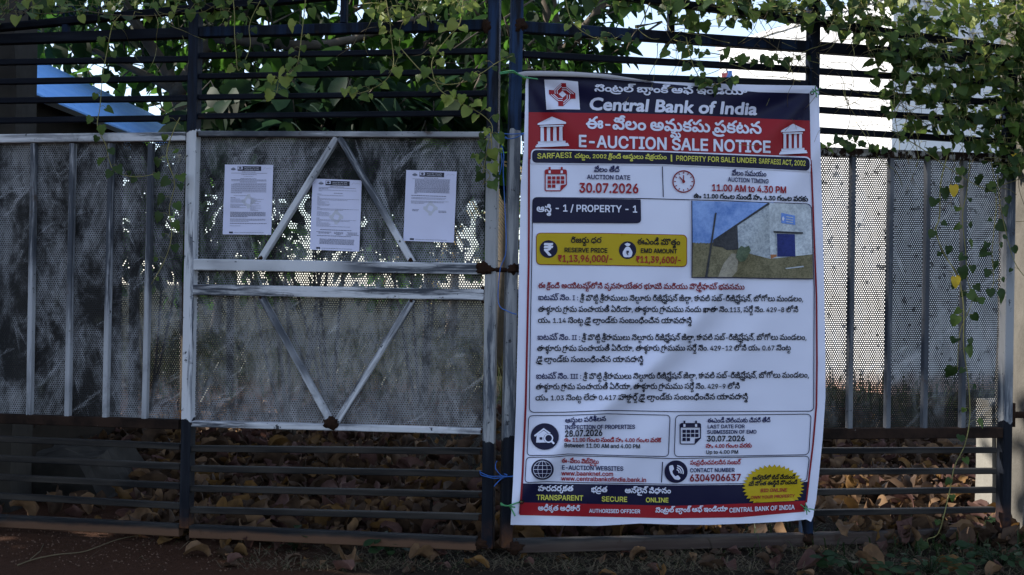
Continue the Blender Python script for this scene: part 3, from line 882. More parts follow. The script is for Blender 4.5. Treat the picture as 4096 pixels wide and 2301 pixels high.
# date and time
def calendar(k, x0, y0, x1, y1, mat):
    w, h = x1 - x0, y1 - y0
    q = lambda u, v: cr(k, x0 + u * w, y0 + v * h)
    S = sc(k, w)
    P.stroke(G, rounded([q(0.02, 0.13), q(0.98, 0.13), q(0.98, 0.74), q(0.70, 0.99), q(0.02, 0.99)], [S * .08, S * .08, 0, 0, S * .08], 4, 99), S * 0.05, mat, True, 2)
    P.poly(G, [rounded([q(0, 0.13), q(1, 0.13), q(1, 0.30), q(0, 0.30)], [S * .08, S * .08, 0, 0], 4, 99)], mat, 2, 30)
    P.poly(G, [[q(0.70, 0.99), q(0.72, 0.76), q(0.98, 0.72)]], mat, 2, 30)
    for u in (0.22, 0.77):
        P.stroke(G, [q(u, 0.12), q(u, 0.27)], S * 0.10, B_W, False, 3); P.stroke(G, [q(u, 0.01), q(u, 0.15)], S * 0.09, mat, False, 4)
    for r_ in range(3):
        for c_ in range(4 if r_ < 2 else 2):
            a, b = 0.13 + c_ * 0.2, 0.39 + r_ * 0.17
            P.poly(G, [[q(a, b), q(a + .155, b), q(a + .155, b + .135), q(a, b + .135)]], mat, 2, 30)
calendar('1', 505, 420, 850, 800, B_R)
TX('1', 'వేలం తేది', 1275, 500, 1675, 500, 60, B_NT, bold=0.05)
TX('1', 'AUCTION DATE', 1165, 610, 1845, 622, 66, B_NT, bold=0.04)
TX('1', '30.07.2026', 1040, 818, 1980, 832, 142, B_R, bold=0.05)
P.stroke(G, dens(pts('1', [(2345, 415), (2360, 893)])), sc('1', 13), B_N)
cx, cy = cr('2', 325, 640); rr = sc('2', 164)
P.ring(G, cx, cy, rr, sc('2', 19), B_DR)
for k in range(12):
    a = k * math.pi / 6; c_, s_ = math.cos(a), math.sin(a)
    P.stroke(G, [(cx + rr * .72 * c_, cy + rr * .72 * s_), (cx + rr * .90 * c_, cy + rr * .90 * s_)], sc('2', 13), B_DR, False, 3)
P.stroke(G, [(cx, cy), (cx, cy - rr * 0.6)], sc('2', 16), B_DR, False, 3); P.stroke(G, [(cx, cy), (cx - rr * 0.4, cy - rr * 0.46)], sc('2', 16), B_DR, False, 3)
P.disc(G, cx, cy, sc('2', 24), sc('2', 24), B_DR, 4, 16)
TX('2', 'వేలం సమయం', 1065, 543, 1600, 562, 58, B_NT, bold=0.05)
TX('2', 'AUCTION TIMING', 1010, 636, 1635, 670, 64, B_NT, bold=0.04)
TX('2', '11.00 AM to 4.30 PM', 755, 780, 1910, 818, 98, B_R, bold=0.05)
TX('2', 'ఉ॥ 11.00 గం॥ల నుండి సా॥ 4.30 గం॥ల వరకు', 480, 888, 2240, 945, 56, B_K, bold=0.07)
# property box
P.stroke(G, rounded([(2131, 790), (2562, 794), (2900, 803), (3020, 809), (3245, 816), (3257, 1160), (3256, 1400), (3255, 1645), (2700, 1647), (2440, 1642), (2260, 1649), (2117, 1650), (2122, 1300), (2127, 1046)], [20, 0, 0, 0, 22, 0, 0, 20, 0, 0, 0, 22, 0, 0]), 3.2, B_N, True)
P.poly(G, [rounded(pts('1', [(310, 903), (2005, 930), (2014, 1303), (318, 1296)]), [20, 0, 18, 0])], B_N, 3)
TX('1', 'ఆస్తి', 375, 1122, 612, 1124, 78, B_W, bold=0.045, layer=5)
TX('1', '- 1 / PROPERTY - 1', 655, 1116, 1960, 1135, 104, B_W, bold=0.035, layer=5)
# printed photograph
def pm(name, a, b, sc_=20):
    t = NT(name); f = t.ramp(t.M('ADD', t.M('MULTIPLY', t.noise(sc_ * 3, (1, 1, 1), 8, 0.8), 0.7), t.M('MULTIPLY', t.noise(sc_ * 0.5, (1, 1, 1), 3), 0.3)), 0.36, 0.64)
    return t.done(t.mix(f, tuple(q * 0.8 for q in a), tuple(min(0.85, q * 1.05) for q in b)), 0.42, 0.14)
PH_SKY = pm('photo_sky', (0.09, 0.20, 0.54), (0.24, 0.36, 0.66), 3)
PH_GR = pm('photo_field', (0.085, 0.078, 0.042), (0.20, 0.175, 0.105), 40)
PH_WALL = pm('photo_wall', (0.36, 0.40, 0.46), (0.54, 0.58, 0.62), 25)
PH_SIDE = pm('photo_side_wall', (0.20, 0.23, 0.27), (0.42, 0.46, 0.50), 30)
PH_DK = pm('photo_dark', (0.02, 0.022, 0.03), (0.05, 0.05, 0.055), 30)
PH_BL = pm('photo_blue', (0.012, 0.02, 0.12), (0.02, 0.03, 0.16), 30)
PH_SG = pm('photo_sign', (0.12, 0.24, 0.62), (0.16, 0.28, 0.66), 30)
PH_PATH = pm('photo_path', (0.20, 0.18, 0.14), (0.30, 0.27, 0.21), 30)
PH_BUSH = pm('photo_bush', (0.05, 0.075, 0.05), (0.11, 0.14, 0.085), 60)
Q = 'printed_photograph'
def PP(L, mat, layer): P.poly(Q, [dens(pts('4', L), 10, True)], mat, layer, 13)
PP([(425, 85), (1250, 105), (1500, 118), (1600, 110), (1640, 130), (1640, 700), (430, 700)], PH_SKY, 3)
PP([(430, 690), (2165, 690), (2180, 1215), (1500, 1208), (1000, 1195), (425, 1196)], PH_GR, 3)
PP([(1540, 115), (2100, 136), (2150, 200), (2170, 860), (1560, 925)], PH_WALL, 4)
PP([(1085, 430), (1540, 128), (1560, 925), (1300, 860), (1100, 790)], PH_SIDE, 4)
PP([(735, 660), (1085, 430), (1095, 790), (930, 800), (870, 760), (730, 740)], PH_DK, 4)
PP([(735, 650), (1530, 112), (1560, 130), (1085, 445), (740, 668)], PH_DK, 5)
PP([(1655, 560), (1915, 570), (1925, 890), (1662, 895)], PH_BL, 5)
PP([(1630, 555), (1655, 560), (1662, 892), (1650, 860)], PH_SIDE, 5)
PP([(1605, 520), (2035, 540), (2035, 562), (1960, 565), (1620, 550)], PH_DK, 6)
PP([(1718, 258), (1916, 300), (1922, 435), (1720, 408)], PH_SG, 5)
PP([(1745, 305), (1766, 345), (1745, 382), (1728, 345)], B_W, 6)
for yy in (308, 345, 380): PP([(1790, yy), (1890, yy + 16), (1890, yy + 28), (1790, yy + 12)], PH_WALL, 6)
PP([(760, 258), (785, 258), (650, 1190), (615, 1190), (690, 740)], PH_DK, 5)
PP([(1000, 850), (1110, 850), (1080, 1100), (1000, 1195), (800, 1195), (880, 1000)], PH_PATH, 4)
PP([(1060, 900), (1090, 790), (1140, 735), (1190, 760), (1250, 735), (1280, 800), (1230, 900), (1190, 960), (1120, 970)], PH_BUSH, 6)
PP([(1780, 1060), (2040, 1025), (2045, 1045), (1785, 1072)], PH_WALL, 5)
PP([(1562, 862), (1650, 862), (1655, 890), (1570, 925)], plain('photo_rust', (0.30, 0.11, 0.04)), 5)
P.stroke(G, dens(pts('4', [(425, 85), (430, 690), (425, 1196), (1000, 1196), (1500, 1209), (2180, 1216)])), sc('4', 13), B_N, False, 7)
# price box
yb = [(232, 185), (1300, 190), (2418, 215), (2418, 682), (1300, 662), (232, 650)]
P.poly(G, [rounded(pts('3', yb), [21, 0, 21, 21, 0, 21])], B_DR, 2)
P.poly(G, [rounded(pts('3', [(x + (9 if x < 500 else -9 if x > 2000 else 0), y + (9 if y < 300 else -9)) for x, y in yb]), [19, 0, 19, 19, 0, 19])], B_Y, 3)
P.disc(G, *cr('3', 413, 422), sc('3', 130), sc('3', 128), B_N, 4)
TX('3', '₹', 345, 512, 480, 512, 172, B_W, bold=0.04, layer=6)
P.disc(G, *cr('3', 1557, 437), sc('3', 125), sc('3', 128), B_N, 4)
P.poly(G, [rounded(pts('3', [(1535, 385), (1582, 385), (1632, 470), (1610, 540), (1500, 540), (1480, 470)]), 8, 4, 99)], B_W, 5, 20)
P.poly(G, [pts('3', [(1510, 350), (1555, 330), (1600, 350), (1580, 378), (1538, 378)])], B_W, 5, 20)
TX('3', '₹', 1538, 508, 1578, 508, 60, B_N, bold=0.04, layer=6)
TX('3', 'రిజర్వు ధర', 735, 328, 1180, 330, 58, B_K, bold=0.042, layer=5)
TX('3', 'RESERVE PRICE', 640, 465, 1268, 473, 62, B_K, bold=0.045, layer=5)
TX('3', '₹1,13,96,000/-', 550, 602, 1350, 606, 92, B_R, bold=0.04, layer=5)
TX('3', 'ఈఎండీ మొత్తం', 1695, 352, 2320, 362, 62, B_K, bold=0.042, layer=5)
TX('3', 'EMD AMOUNT', 1745, 475, 2275, 484, 62, B_K, bold=0.045, layer=5)
TX('3', '₹11,39,600/-', 1680, 615, 2340, 625, 90, B_R, bold=0.04, layer=5)
# description
TX('3', 'ఈ క్రింది అయిటమ్స్‌లోని వ్యవసాయేతర భూమి మరియు పౌల్ట్రీఫామ్ భవనము', 262, 985, 1190, 1368, 58, B_DR, k2='4', bold=0.042)
BB = dict(bold=0.034)
TX('5', 'ఐటమ్ నెం. I :', 218, 122, 705, 124, 50, B_NT, **BB)
TX('5', 'శ్రీ పొట్టి శ్రీరాములు నెల్లూరు రిజిష్ట్రేషన్ జిల్లా, కావలి సబ్-రిజిష్ట్రేషన్, బోగోలు మండలం,', 728, 128, 1700, 138, 50, B_K, k2='6', **BB)
TX('5', 'తాళ్ళూరు గ్రామ పంచాయతీ ఏరియా, తాళ్ళూరు గ్రామము నందు ఖాతా నెం.113, సర్వే నెం. 429-8 లోని', 218, 263, 1640, 268, 50, B_K, k2='6', **BB)
TX('5', 'య॥ 1.14 సెంట్ల డ్రై ల్యాండ్‌కు సంబంధించిన యావదాస్తి', 215, 397, 355, 400, 50, B_K, k2='6', **BB)
TX('5', 'ఐటమ్ నెం. II :', 210, 601, 728, 602, 50, B_NT, **BB)
TX('5', 'శ్రీ పొట్టి శ్రీరాములు నెల్లూరు రిజిష్ట్రేషన్ జిల్లా, కావలి సబ్-రిజిష్ట్రేషన్, బోగోలు మండలం,', 750, 605, 1740, 602, 50, B_K, k2='6', **BB)
TX('5', 'తాళ్ళూరు గ్రామ పంచాయతీ ఏరియా, తాళ్ళూరు గ్రామము సర్వే నెం. 429-12 లోని య॥ 0.67 సెంట్ల', 205, 736, 1550, 728, 50, B_K, k2='6', **BB)
TX('5', 'డ్రై ల్యాండ్‌కు సంబంధించిన యావదాస్తి', 200, 868, 1488, 868, 50, B_K, **BB)
TX('5', 'ఐటమ్ నెం. III :', 193, 1071, 742, 1070, 50, B_NT, **BB)
TX('5', 'శ్రీ పొట్టి శ్రీరాములు నెల్లూరు రిజిష్ట్రేషన్ జిల్లా, కావలి సబ్-రిజిష్ట్రేషన్, బోగోలు మండలం,', 765, 1074, 1770, 1056, 50, B_K, k2='6', **BB)
TX('5', 'తాళ్ళూరు గ్రామ పంచాయతీ ఏరియా, తాళ్ళూరు గ్రామము సర్వే నెం. 429-9 లోని', 190, 1199, 935, 1190, 50, B_K, k2='6', **BB)
TX('5', 'య॥ 1.03 సెంట్ల లేదా 0.417 హెక్టార్స్ డ్రై ల్యాండ్‌కు సంబంధించిన యావదాస్తి', 185, 1332, 1033, 1318, 50, B_K, k2='6', **BB)
# inspection and last-date boxes
P.stroke(G, rounded(pts('7', [(188, 125), (640, 120), (1100, 103), (1825, 119), (1806, 598), (1200, 585), (640, 568), (480, 583), (168, 586)]), [17, 0, 0, 18, 18, 0, 0, 0, 17]), 3.0, B_N, True)
cx, cy = cr('7', 373, 366); P.disc(G, cx, cy, sc('7', 163), sc('7', 154), B_N, 3)
P.stroke(G, pts('7', [(255, 360), (362, 278), (435, 332)]), sc('7', 20), B_W, False, 4)
P.poly(G, [pts('7', [(280, 352), (362, 296), (420, 340), (420, 436), (274, 436)])], B_W, 4, 20)
P.poly(G, [pts('7', [(313, 374), (345, 374), (345, 403), (313, 403)])], B_N, 5, 20)
c2 = cr('7', 418, 386); P.disc(G, *c2, sc('7', 58), sc('7', 56), B_N, 5, 20); P.ring(G, *c2, sc('7', 46), sc('7', 15), B_W, 6, None, 24)
P.stroke(G, pts('7', [(452, 420), (482, 450)]), sc('7', 22), B_W, False, 6)
TX('7', 'ఆస్తుల పరిశీలన', 608, 205, 1085, 185, 40, B_NT, bold=0.05)
TX('7', 'INSPECTION OF PROPERTIES', 605, 282, 1420, 276, 46, B_NT, bold=0.045)
TX('7', '28.07.2026', 603, 368, 1045, 355, 70, B_K, bold=0.05)
TX('7', 'ఉ॥ 11.00 గం॥ల నుండి సా॥ 4.00 గం॥ల వరకె', 597, 424, 1720, 432, 37, B_R, bold=0.06)
TX('7', 'Between 11.00 AM and 4.00 PM', 598, 490, 1480, 503, 46, B_K, bold=0.04)
P.stroke(G, rounded(pts('8', [(153, 120), (1000, 114), (1722, 106), (1695, 576), (900, 590), (136, 599)]), [20, 0, 20, 20, 0, 20]), 3.0, B_N, True)
calendar('8', 200, 180, 445, 456, B_N)
TX('8', 'ఈఎండీ చెలింపుకు చివరి తేది', 522, 205, 1250, 199, 38, B_NT, bold=0.05)
TX('8', 'LAST DATE FOR', 520, 271, 952, 269, 41, B_NT, bold=0.045)
TX('8', 'SUBMISSION OF EMD', 517, 334, 1090, 331, 41, B_NT, bold=0.045)
TX('8', '30.07.2026', 513, 422, 957, 419, 62, B_K, bold=0.05)
TX('8', 'సా॥ 4.00 గం॥ల వరకు', 502, 497, 1035, 492, 36, B_R, bold=0.06)
TX('8', 'Up to 4.00 PM', 503, 567, 880, 564, 40, B_K, bold=0.04)
# websites and telephone
P.stroke(G, rounded([cr('7', 160, 607), cr('7', 480, 603), cr('7', 640, 588), cr('7', 1200, 600), cr('7', 1880, 622), cr('8', 900, 606), cr('8', 1702, 592), cr('8', 1668, 880), cr('8', 900, 912), cr('7', 1880, 920), cr('7', 900, 902), cr('7', 400, 889), cr('7', 143, 900)], [17, 0, 0, 0, 0, 0, 20, 14, 0, 0, 0, 0, 17]), 3.0, B_N, True)
cx, cy = cr('7', 347, 748); gr_ = sc('7', 128)
P.disc(G, cx, cy, sc('7', 131), sc('7', 120), B_N, 3)
P.ring(G, cx, cy, gr_ * .82, 1.6, B_W, 4, gr_ * .77)
P.ring(G, cx, cy, gr_ * .42, 1.5, B_W, 4, gr_ * .77, 28)
P.stroke(G, dens([(cx, cy - gr_ * .77), (cx, cy + gr_ * .77)], 5), 1.5, B_W, False, 5)
for v in (-.36, 0, .36): P.stroke(G, dens([(cx - gr_ * (.82 if v == 0 else .70), cy + gr_ * v), (cx + gr_ * (.82 if v == 0 else .70), cy + gr_ * v)], 5), 1.7, B_W, False, 5)
TX('7', 'ఈ-వేలం వెబ్‌సైట్టు', 570, 668, 1000, 682, 38, B_R, bold=0.05)
TX('7', 'E-AUCTION WEBSITES', 570, 748, 1285, 762, 48, B_NT, bold=0.045)
TX('7', 'www.baanknet.com', 565, 815, 1168, 823, 48, B_R, bold=0.045)
TX('7', 'www.centralbankofindia.bank.in', 562, 875, 1550, 893, 48, B_R, bold=0.045)
P.stroke(G, pts('7', [(1738, 660), (1725, 898)]), sc('7', 11), B_N)
cx, cy = cr('8', 157, 773); P.disc(G, cx, cy, sc('8', 134), sc('8', 131), B_N, 3)
P.poly(G, [rounded(pts('8', [(78, 705), (120, 695), (135, 745), (112, 765), (120, 795), (150, 830), (178, 812), (212, 850), (190, 870), (140, 862), (95, 800), (78, 745)]), 4, 3, 99)], B_W, 4, 20)
for r_ in (24, 48, 72):
    o = cr('8', 160, 782); q = sc('8', r_ + 8)
    P.stroke(G, [(o[0] + q * math.cos(a), o[1] + q * math.sin(a)) for a in [-1.45 + 0.28 * i for i in range(7)]], sc('8', 13), B_W, False, 4)
TX('8', 'సంప్రధించవలసిన నంబర్', 320, 692, 905, 686, 38, B_R, bold=0.05)
TX('8', 'CONTACT NUMBER', 318, 780, 835, 775, 45, B_NT, bold=0.045)
TX('8', '6304906637', 312, 885, 912, 877, 77, B_DR, bold=0.05)
# footer lettering
TX('7', 'పారదర్యకత', 295, 995, 705, 997, 46, B_W, bold=0.05)
TX('7', 'భద్రత', 910, 1007, 1098, 1009, 46, B_W, bold=0.05)
TX('7', 'ఆన్‌లైన్ విధానం', 1300, 1018, 1835, 1023, 46, B_W, bold=0.05)
TX('7', 'TRANSPARENT', 277, 1099, 820, 1108, 58, B_YT, bold=0.04)
TX('7', 'SECURE', 1030, 1116, 1330, 1122, 56, B_YT, bold=0.04)
TX('7', 'ONLINE', 1542, 1126, 1808, 1129, 52, B_YT, bold=0.04)
TX('7', 'అధీక్యత అధికారి', 295, 1220, 782, 1226, 44, B_W, bold=0.05)
TX('7', 'AUTHORISED OFFICER', 887, 1247, 1478, 1254, 42, B_W, bold=0.04)
TX('F', 'సెంట్రల్ బ్యాంక్ ఆఫ్ ఇండియా', 1335, 752, 1955, 740, 31, B_W, bold=0.05)
TX('F', 'CENTRAL BANK OF INDIA', 1968, 752, 2530, 724, 37, B_W, bold=0.045)
# starburst
SB = []
for k in range(76):
    a = math.pi + 2 * math.pi * k / 76 - 0.04; rx, ry = (362, 262) if k % 2 == 0 else (318, 228)
    x, y = 1282 + rx * math.cos(a), 950 + ry * math.sin(a)
    SB.append((x, min(y, 1136 - (x - 1010) * 0.05)))
P.poly(G, [pts('8', SB)], B_Y, 4)
TX('8', 'ఆన్‌లైన్‌లో బిడ్ చేయండి', 1040, 868, 1535, 852, 34, B_K, bold=0.07, shear=0.12, layer=6)
TX('8', 'మీ సొంత ఈస్తిని పొందండి', 997, 936, 1560, 914, 34, B_K, bold=0.07, shear=0.12, layer=6)
TX('8', 'BID ONLINE', 1132, 1010, 1443, 1003, 39, B_R, bold=0.04, shear=0.12, layer=6)
TX('8', 'OWN YOUR PROPERTY', 1020, 1090, 1530, 1068, 34, B_R, bold=0.04, shear=0.12, layer=6)
sheet_o = P.parts.pop('sheet').build('sheet', ban, True)
for nm, mbx in P.parts.items():
    o = mbx.build(nm, sheet_o if nm == 'folded_hem' else ban, True)
# eyelets
for (ex, ey) in ((2107, 304), (3248, 372), (2086, 2008), (3222, 2030)):
    m = MB(); c0 = bm2(ex, ey, 6)
    ring_ = [c0 + Vector((0.008 * math.cos(a), -0.001, 0.008 * math.sin(a))) for a in [2 * math.pi * i / 14 for i in range(15)]]
    m.tube(ring_, 0.0022, M_RUST, 6)
    m.build('eyelet', sheet_o, True)

# ------------------------------------------------------------------ the three pasted notices
PAPER = gloss('notice_paper', (0.53, 0.54, 0.71), 0.7, 0.2)
INK = gloss('notice_ink', (0.13, 0.14, 0.19), 0.8, 0.1)
INKL = gloss('notice_ink_light', (0.27, 0.28, 0.36), 0.8, 0.1)
INKD = gloss('notice_header_ink', (0.035, 0.038, 0.055), 0.8, 0.1)
WM = gloss('notice_watermark', (0.45, 0.46, 0.54), 0.8, 0.1)
def notice(corners, label, rows, wm_v, seed):
    rg = random_module.Random(seed)
    Yp = 0.031
    q = [LP.l3(px, py, Yp) for px, py in corners]
    org = (q[2] + q[3]) / 2
    root = empty('pasted_notice', LP.o + LP.a * org.x + LP.b * org.y + Vector((0, 0, org.z)), LP.ang, label, 'notice', 'notices pasted on the gate')
    def mp(x, y, layer):
        u, v = x / 100.0, y / 144.0
        p = (q[0] * (1 - u) + q[1] * u) * (1 - v) + (q[3] * (1 - u) + q[2] * u) * v - org
        e = min(u, 1 - u, v, 1 - v)
        p.y -= 0.0016 + 0.003 * noise.noise((u * 3 + seed, v * 4, 0)) + 0.014 * max(0, 0.14 - e) * (1 + noise.noise((u * 5, v * 5, seed))) + 0.0006 * layer
        return p
    N = Print(mp)
    N.poly('paper', [dens([(0, 0), (100, 0), (100, 144), (0, 144)], 5, True)], PAPER, 0, 5)
    H = 'printed_header'
    N.poly(H, [dens([(26.5, 3), (75.5, 3), (75.5, 12.5), (26.5, 12.5)], 4, True)], INKD, 1, 4)
    N.poly(H, [[(27.5, 3.8), (37.2, 3.8), (37.2, 9.6), (27.5, 9.6)]], PAPER, 2, 4)
    N.poly(H, [[(32, 4.3), (36.2, 6.7), (32, 9.2), (28.4, 6.7)]], INKD, 3, 9)
    N.text(H, 'सेन्ट्रल बैंक ऑफ़ इंडिया', 41, 7.2, 71, 7.2, 1.7, WM, font='g', layer=3)
    N.text(H, 'Central Bank of India', 41, 10.8, 71, 10.8, 2.2, WM, layer=3)
    N.disc(H, 17.5, 9.2, 5.2, 2.2, INK, 1, 20)
    N.disc(H, 17.5, 6.9, 2.6, 1.5, INKL, 1, 14)
    N.stroke(H, [(80, 9.5), (84, 5), (87, 8), (92, 6), (96, 8)], 0.5, INKL, False, 1)
    N.text(H, 'BRANCH OFFICE: NELLORE', 36, 15.6, 64, 15.6, 1.5, INKD, layer=1)
    N.stroke(H, dens([(13, 17.2), (88, 17.2)], 5), 0.55, INKD, False, 1)
    # emblem watermark
    for k in range(4):
        a0 = k * math.pi / 2
        def rot(x, y):
            c_, s_ = math.cos(a0), math.sin(a0)
            return (51 + x * c_ - y * s_, wm_v + (x * s_ + y * c_) * 1.05)
        N.poly('watermark', [[rot(-3, -14), rot(3, -14), rot(3.4, -10), rot(13, -2.6), rot(9, 0.5), rot(3, -4.6), rot(-1, -5.4)]], WM, 1, 6)
    Bx = 'small_print'
    def words(x0, x1, y, h, mat):
        x = x0
        while x < x1 - 0.8:
            w = min(rg.uniform(1.2, 5.5), x1 - x)
            N.poly(Bx, [[(x, y - h), (x + w, y - h), (x + w, y), (x, y)]], mat, 2, 99)
            x += w + 0.6
    for (x0, x1, y, h, d) in rows:
        words(x0, x1, y, h, INK if d else INKL)
    N.poly(Bx, [[(13, 138), (21, 138), (21, 141.5), (13, 141.5)]], INKD, 2, 99)
    words(24, 86, 140.2, 0.7, INK)
    for nm, mbx in N.parts.items():
        mbx.build(nm, root, True)
r1 = [(35, 66, 20.5, .9, 1), (40, 60, 24.5, .9, 0), (33, 66, 29, .9, 1), (14, 87, 31.6, 1.1, 1), (14, 87, 33.8, 1, 0), (32, 67, 36, 1, 1)]
r1 += [(14 if k else 19, 87 if k < 9 else 38, 38.6 + 2.2 * k, .9, k % 2) for k in range(10)]
r1 += [(20, 50, 64, .9, 0), (14, 24, 68.5, 1, 1)] + [(14, 14 + w, 71 + 2.2 * k, .9, 0) for k, w in enumerate((19, 30, 31, 31))] + [(55, 55 + w, 69 + 2.3 * k, .9, 0) for k, w in enumerate((10, 27, 15, 23, 10, 18))]
r1 += [(14, 14 + w, 82 + 2.3 * k, .9, 0) for k, w in enumerate((31, 33, 20, 32))] + [(55, 55 + w, 85 + 2.3 * k, .9, 0) for k, w in enumerate((22, 12, 23, 11, 18))]
r1 += [(14, 87 if k < 4 else 50, 98.5 + 2.3 * k, 1.2, 1) for k in range(5)] + [(14, 87 if k < 2 else 53, 112.5 + 2.3 * k, 1, k == 0) for k in range(3)] + [(14, 90, 121.5, 1.1, 1), (14, 36, 126.5, 1, 0)]
notice([(901, 659), (1094, 661), (1086, 940), (892, 938)], 'white notice full of small print, left of the triangular brace', r1, 75, 1)
r2 = [(13, 32, 20, 1, 1), (13, 90, 22.6, .9, 0), (13, 20, 24.6, .9, 0), (44, 62, 28.4, 1, 1), (11, 19, 31, .9, 0), (11, 64, 33.2, .9, 0), (11, 16, 37.4, 1, 1), (11, 96, 40, .8, 0), (11, 72, 42.2, .8, 0)]
r2 += [(11, 11 + w, 44.5 + 2.2 * k, .8, 0) for k, w in enumerate((9, 24, 16, 26, 25))] + [(11, 17, 58, 1, 1), (11, 96, 60.4, .8, 0), (11, 64, 62.6, .8, 0)] + [(11, 11 + w, 66 + 2.2 * k, .8, 0) for k, w in enumerate((10, 25, 29, 25, 26))]
r2 += [(11, 17, 80, 1, 1), (11, 92, 82.4, .8, 0), (11, 78, 84.6, .8, 0)] + [(11, 11 + w, 87 + 2.2 * k, .8, 0) for k, w in enumerate((10, 26, 29, 27, 70))]
r2 += [(19, 84, 103, 1.1, 1), (12, 42, 107.5, 1, 1), (16, 38, 109.8, 1, 1), (48, 66, 107.5, 1, 1), (48, 66, 109.8, 1, 1), (52, 62, 112, .9, 1), (74, 96, 107.5, 1, 1), (76, 94, 109.8, 1, 1), (72, 98, 112, .9, 1), (13, 82, 115, 1, 1)]
r2 += [(19, 89, 122 + 2.3 * k, 1.1, 1) for k in range(5)]
notice([(1252, 715), (1448, 722), (1438, 1007), (1240, 999)], 'white notice pasted lowest, between the legs of the triangular brace', r2, 76, 2)
r3 = [(18, 87, 19.8 + 2.25 * k, 1.05, 1) for k in range(8)] + [(18, 87 if k < 4 else 24, 37.5 + 2.25 * k, 1.1, 1) for k in range(5)]
r3 += [(12, 82, 51.5, 1.2, 1), (12, 81, 55.5, 1, 0), (12, 78, 57.8, 1, 0), (12, 86, 62.5, 1, 0), (12, 77, 64.7, 1, 0), (12, 38, 67, 1, 0), (15, 28, 80, 1, 1), (15, 27, 82.4, 1, 1), (67, 82, 81.5, 1, 1), (67, 84, 84, 1, 1)]
notice([(1626, 681), (1828, 687), (1816, 971), (1614, 964)], 'white notice half empty at the bottom, right of the triangular brace', r3, 76, 3)
bpy.data.objects.remove(_to); bpy.data.curves.remove(_tc)

# ------------------------------------------------------------------ buildings and posts behind the gate
t = NT('whitewash')
X, Y, Z = t.xyz()
st = t.ramp(t.noise(1.6, (3, 3, 0.35), 6, 0.7), 0.50, 0.68)
top = t.ramp(Z, 2.6, 4.4)
c = t.mix(t.M('MULTIPLY', st, t.M('ADD', t.M('MULTIPLY', top, 0.55), 0.12)), (0.70, 0.70, 0.71), (0.07, 0.066, 0.06))
c = t.mix(t.ramp(t.noise(9, (1, 1, 1), 5, 0.7, 3), 0.62, 0.72), c, (0.55, 0.54, 0.53))
foot = t.ramp(t.M('ADD', Z, t.M('MULTIPLY', t.noise(4, (1, 1, 1), 4), 0.3)), 0.42, 0.18)
c = t.mix(t.M('MULTIPLY', foot, 0.8), c, (0.30, 0.13, 0.06))
M_LIME = t.done(c, 0.85, 0.2)
t = NT('weathered_concrete')
c = t.mix(t.noise(7, (1, 1, 1), 7, 0.7), (0.045, 0.042, 0.038), (0.15, 0.14, 0.125))
t.bump(t.noise(35, (1, 1, 1), 6, 0.7), 0.5, 0.01)
M_CONC = t.done(c, 0.9, 0.2)
t = NT('pale_concrete')
c = t.mix(t.noise(9, (1, 1, 1), 7, 0.7), (0.15, 0.14, 0.125), (0.26, 0.25, 0.225))
c = t.mix(t.ramp(t.noise(20, (1, 1, 1), 5, 0.7, 3), 0.60, 0.70), c, (0.20, 0.19, 0.17))
t.bump(t.noise(35, (1, 1, 1), 6, 0.7), 0.4, 0.008)
M_PALE = t.done(c, 0.9, 0.2)
M_DKCONC2 = plain('dark_pillar_concrete', (0.036, 0.033, 0.030), 0.95, 0.1, 0.6, 7)  # patchy near-black base colour of the left pillar
M_DKCONC = plain('dark_plinth_concrete', (0.030, 0.028, 0.026), 0.95, 0.1, 0.6, 9)  # patchy near-black base colour of the plinth
M_DOORB = plain('blue_door_paint', (0.02, 0.035, 0.16), 0.5, 0.4, 0.3)
M_BOARD = plain('dark_boards', (0.020, 0.016, 0.013), 0.9, 0.1, 0.5, 6)
t = NT('blue_roof_paint')
c = t.mix(t.noise(3, (1, 3, 1), 4, 0.6), (0.17, 0.40, 0.86), (0.22, 0.48, 0.95))
c = t.mix(t.ramp(t.noise(6, (1, 6, 1), 6, 0.7, 2), 0.58, 0.75), c, (0.09, 0.20, 0.42))
M_ROOFB = t.done(c, 0.5, 0.3)

# white building on the right; near corner N, far corner Fp
Nx, Ny = 4.27, 12.4
Fx, Fy = 2.85, 15.3
bd = empty('white_building', (Nx, Ny, 0), 0, 'tall whitewashed building with dirty streaks, sunlit behind the right gate leaf', 'building')
d1 = Vector((Fx - Nx, Fy - Ny, 0)); d2 = Vector((d1.y, -d1.x, 0)).normalized() * 8.0
def prism(foot, z0, z1, mat):
    m = MB(); k = len(foot)
    vs = [(p.x, p.y, z0) for p in foot] + [(p.x, p.y, z1) for p in foot]
    fs = [(i, (i + 1) % k, k + (i + 1) % k, k + i) for i in range(k)] + [tuple(range(k, 2 * k)), tuple(range(k - 1, -1, -1))]
    m.add(vs, fs, mat); return m
z0v = Vector((0, 0, 0))
prism([z0v, d2, d2 + d1, d1], -0.1, 4.5, M_LIME).build('wall', bd)
u1 = d1.normalized(); u2 = d2.normalized()
prism([-u2 * .02 - u1 * .02, d2 - u1 * .02, d2 + d1 + u1 * .06, d1 + u1 * .06 - u2 * .02], 4.5, 4.56, M_LIME).build('parapet_cap', bd)
prism([u2 * 2.0 - u1 * .05, u2 * 3.7 - u1 * .05, u2 * 3.7 + u1 * .02, u2 * 2.0 + u1 * .02], 0.0, 2.3, M_DOORB).build('door', bd)
prism([u2 * 1.8 - u1 * .45, u2 * 3.9 - u1 * .45, u2 * 3.9 + u1 * .02, u2 * 1.8 + u1 * .02], 2.38, 2.48, M_CONC).build('door_canopy', bd)
